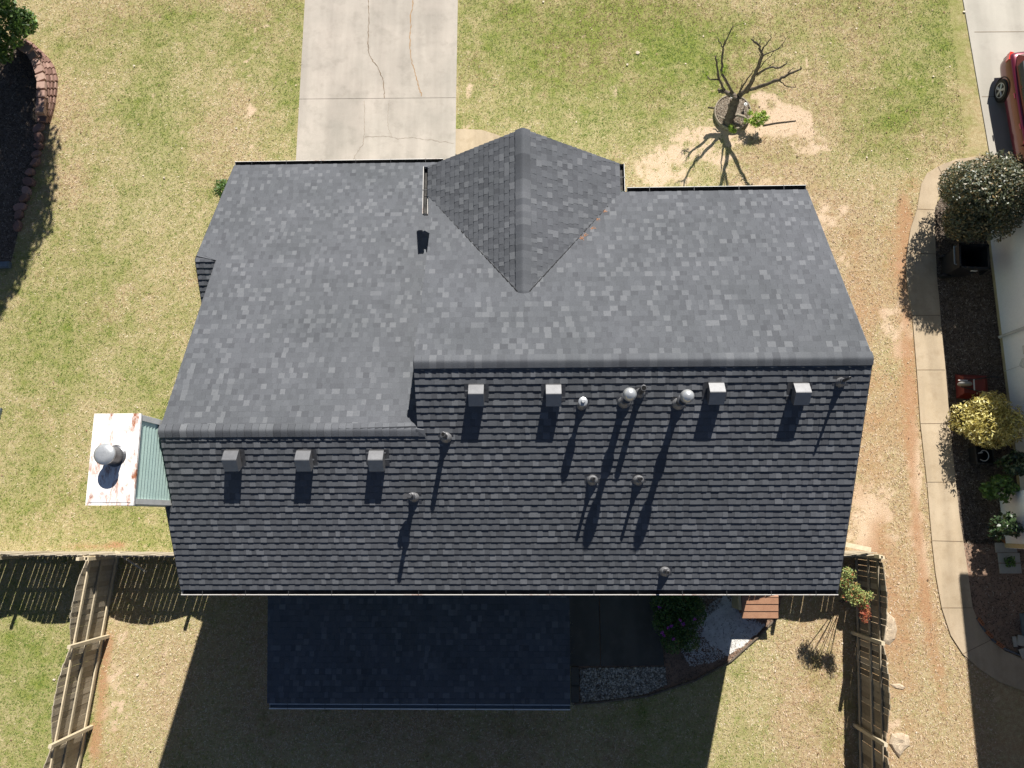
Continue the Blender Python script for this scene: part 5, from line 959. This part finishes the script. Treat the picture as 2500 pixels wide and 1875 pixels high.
for sx in (-1.35, 1.38):
    for sy in (-1, 1):
        mb = MB(); R90 = Matrix.Rotation(PI / 2, 3, 'X'); mb.lathe((sx, sy * .83, .33), [(.2, -.11), (.31, -.11), (.335, -.07), (.335, .07), (.31, .11), (.2, .11)], 28, M=R90); wh = mb.build('wheel', M['tyre'], car, smooth=False)
        rm = MB(); rm.lathe((sx, sy * .925, .33), [(.205, -.01), (.225, -.01), (.225, .02), (.205, .02), (.205, -.01)], 28, M=R90, cap=False)
        for k in range(5):
            a = k * 2 * PI / 5
            for w_ in (-.12, .12):
                p0 = Vv((sx + .04 * math.cos(a + w_ * 2), sy * .935, .33 + .04 * math.sin(a + w_ * 2))); p1 = Vv((sx + .21 * math.cos(a + w_), sy * .935, .33 + .21 * math.sin(a + w_))); rm.tube([p0, p1], [.018, .016], 6)
        rm.lathe((sx, sy * .935, .33), [(.045, -.01), (.045, .012)], 14, M=R90); rm.build('rim', M['galv'], wh)
        aw = MB(); aw.lathe((sx, sy * .88, .36), [(.36, -.03), (.385, -.03), (.385, .03), (.36, .03), (.36, -.03)], 28, M=R90, cap=False); aw.build('wheel_arch', M['tyre'], car)
for sy in (-1, 1):
    mb = MB(); mb.box((-2.16, sy * .80, .80), (.26, .12, .17), sy * .35); mb.build('tail_light', M['lens'], car)
    for hx in (-.85, .15): mb = MB(); mb.box((hx, sy * .91, .84), (.17, .03, .03)); mb.build('door_handle', M['car'], car)
    mb = MB(); mb.box((.78, sy * .98, 1.0), (.12, .17, .12), 0, taper=.8); mb.build('side_mirror', M['car'], car)
mb = MB(); mb.box((-2.33, 0, .45), (.10, 1.4, .16)); mb.build('bumper', M['car'], car)
# place: local +x points to -Y (towards the photo's bottom); rear left wheel hub at cw. viewed flank = driver side facing -X
car.rotation_euler = (0, 0, -PI / 2 + ang)
R2 = Matrix.Rotation(-PI / 2 + ang, 3, 'Z'); flank = R2 @ Vv((-1.35, -.93, 0)); car.location = (cw.x - flank.x, cw.y - flank.y, 0.03)

# ------------------------------------------------------------------ small litter
def dry_leaf(px, py, i, s=.06, z=.02):
    p = at(px, py, z); mb = MB(); a = random.random() * 6; q = [Vv((math.cos(a + k) * s * random.uniform(.6, 1.2), math.sin(a + k) * s * random.uniform(.5, 1), random.uniform(0, .03))) for k in (0, 1.1, 2.2, 3.3, 4.4, 5.4)]
    mb.add(q + [Vv((0, 0, .012))], [(k, (k + 1) % 6, 6) for k in range(6)]); o = mb.build('fallen_leaf', M['dryleaf']); o.location = p; return o
LV = [(1378, 114, 'large pale dead leaf on the green lawn left of the pruned tree'), (1174, 4, 'pale leaf at the top edge right of the driveway'), (290, 142, 'pale leaf on the straw lawn left of the driveway'), (355, 384, 'small pale leaf left of the garage roof corner'), (511, 277, 'pale leaf beside the driveway below its joint'), (118, 1467, 'pale leaf in the far left yard beyond the fence'), (297, 1457, 'pale leaf on the tan lawn inside the left fence'), (1355, 140, 'thin pale leaf left of the large one'), (2083, 25, 'pale leaf near the neighbouring driveway at the top'), (2016, 165, 'pale leaf on the lawn right of the pruned tree'), (1680, 440, 'tiny pale leaf close to the front gutter')]
for i, (px, py, lb) in enumerate(LV): tag(dry_leaf(px, py, i, .075 if i == 0 else .045), lb, 'leaf', 'dead leaves on the lawn')
drop_org()
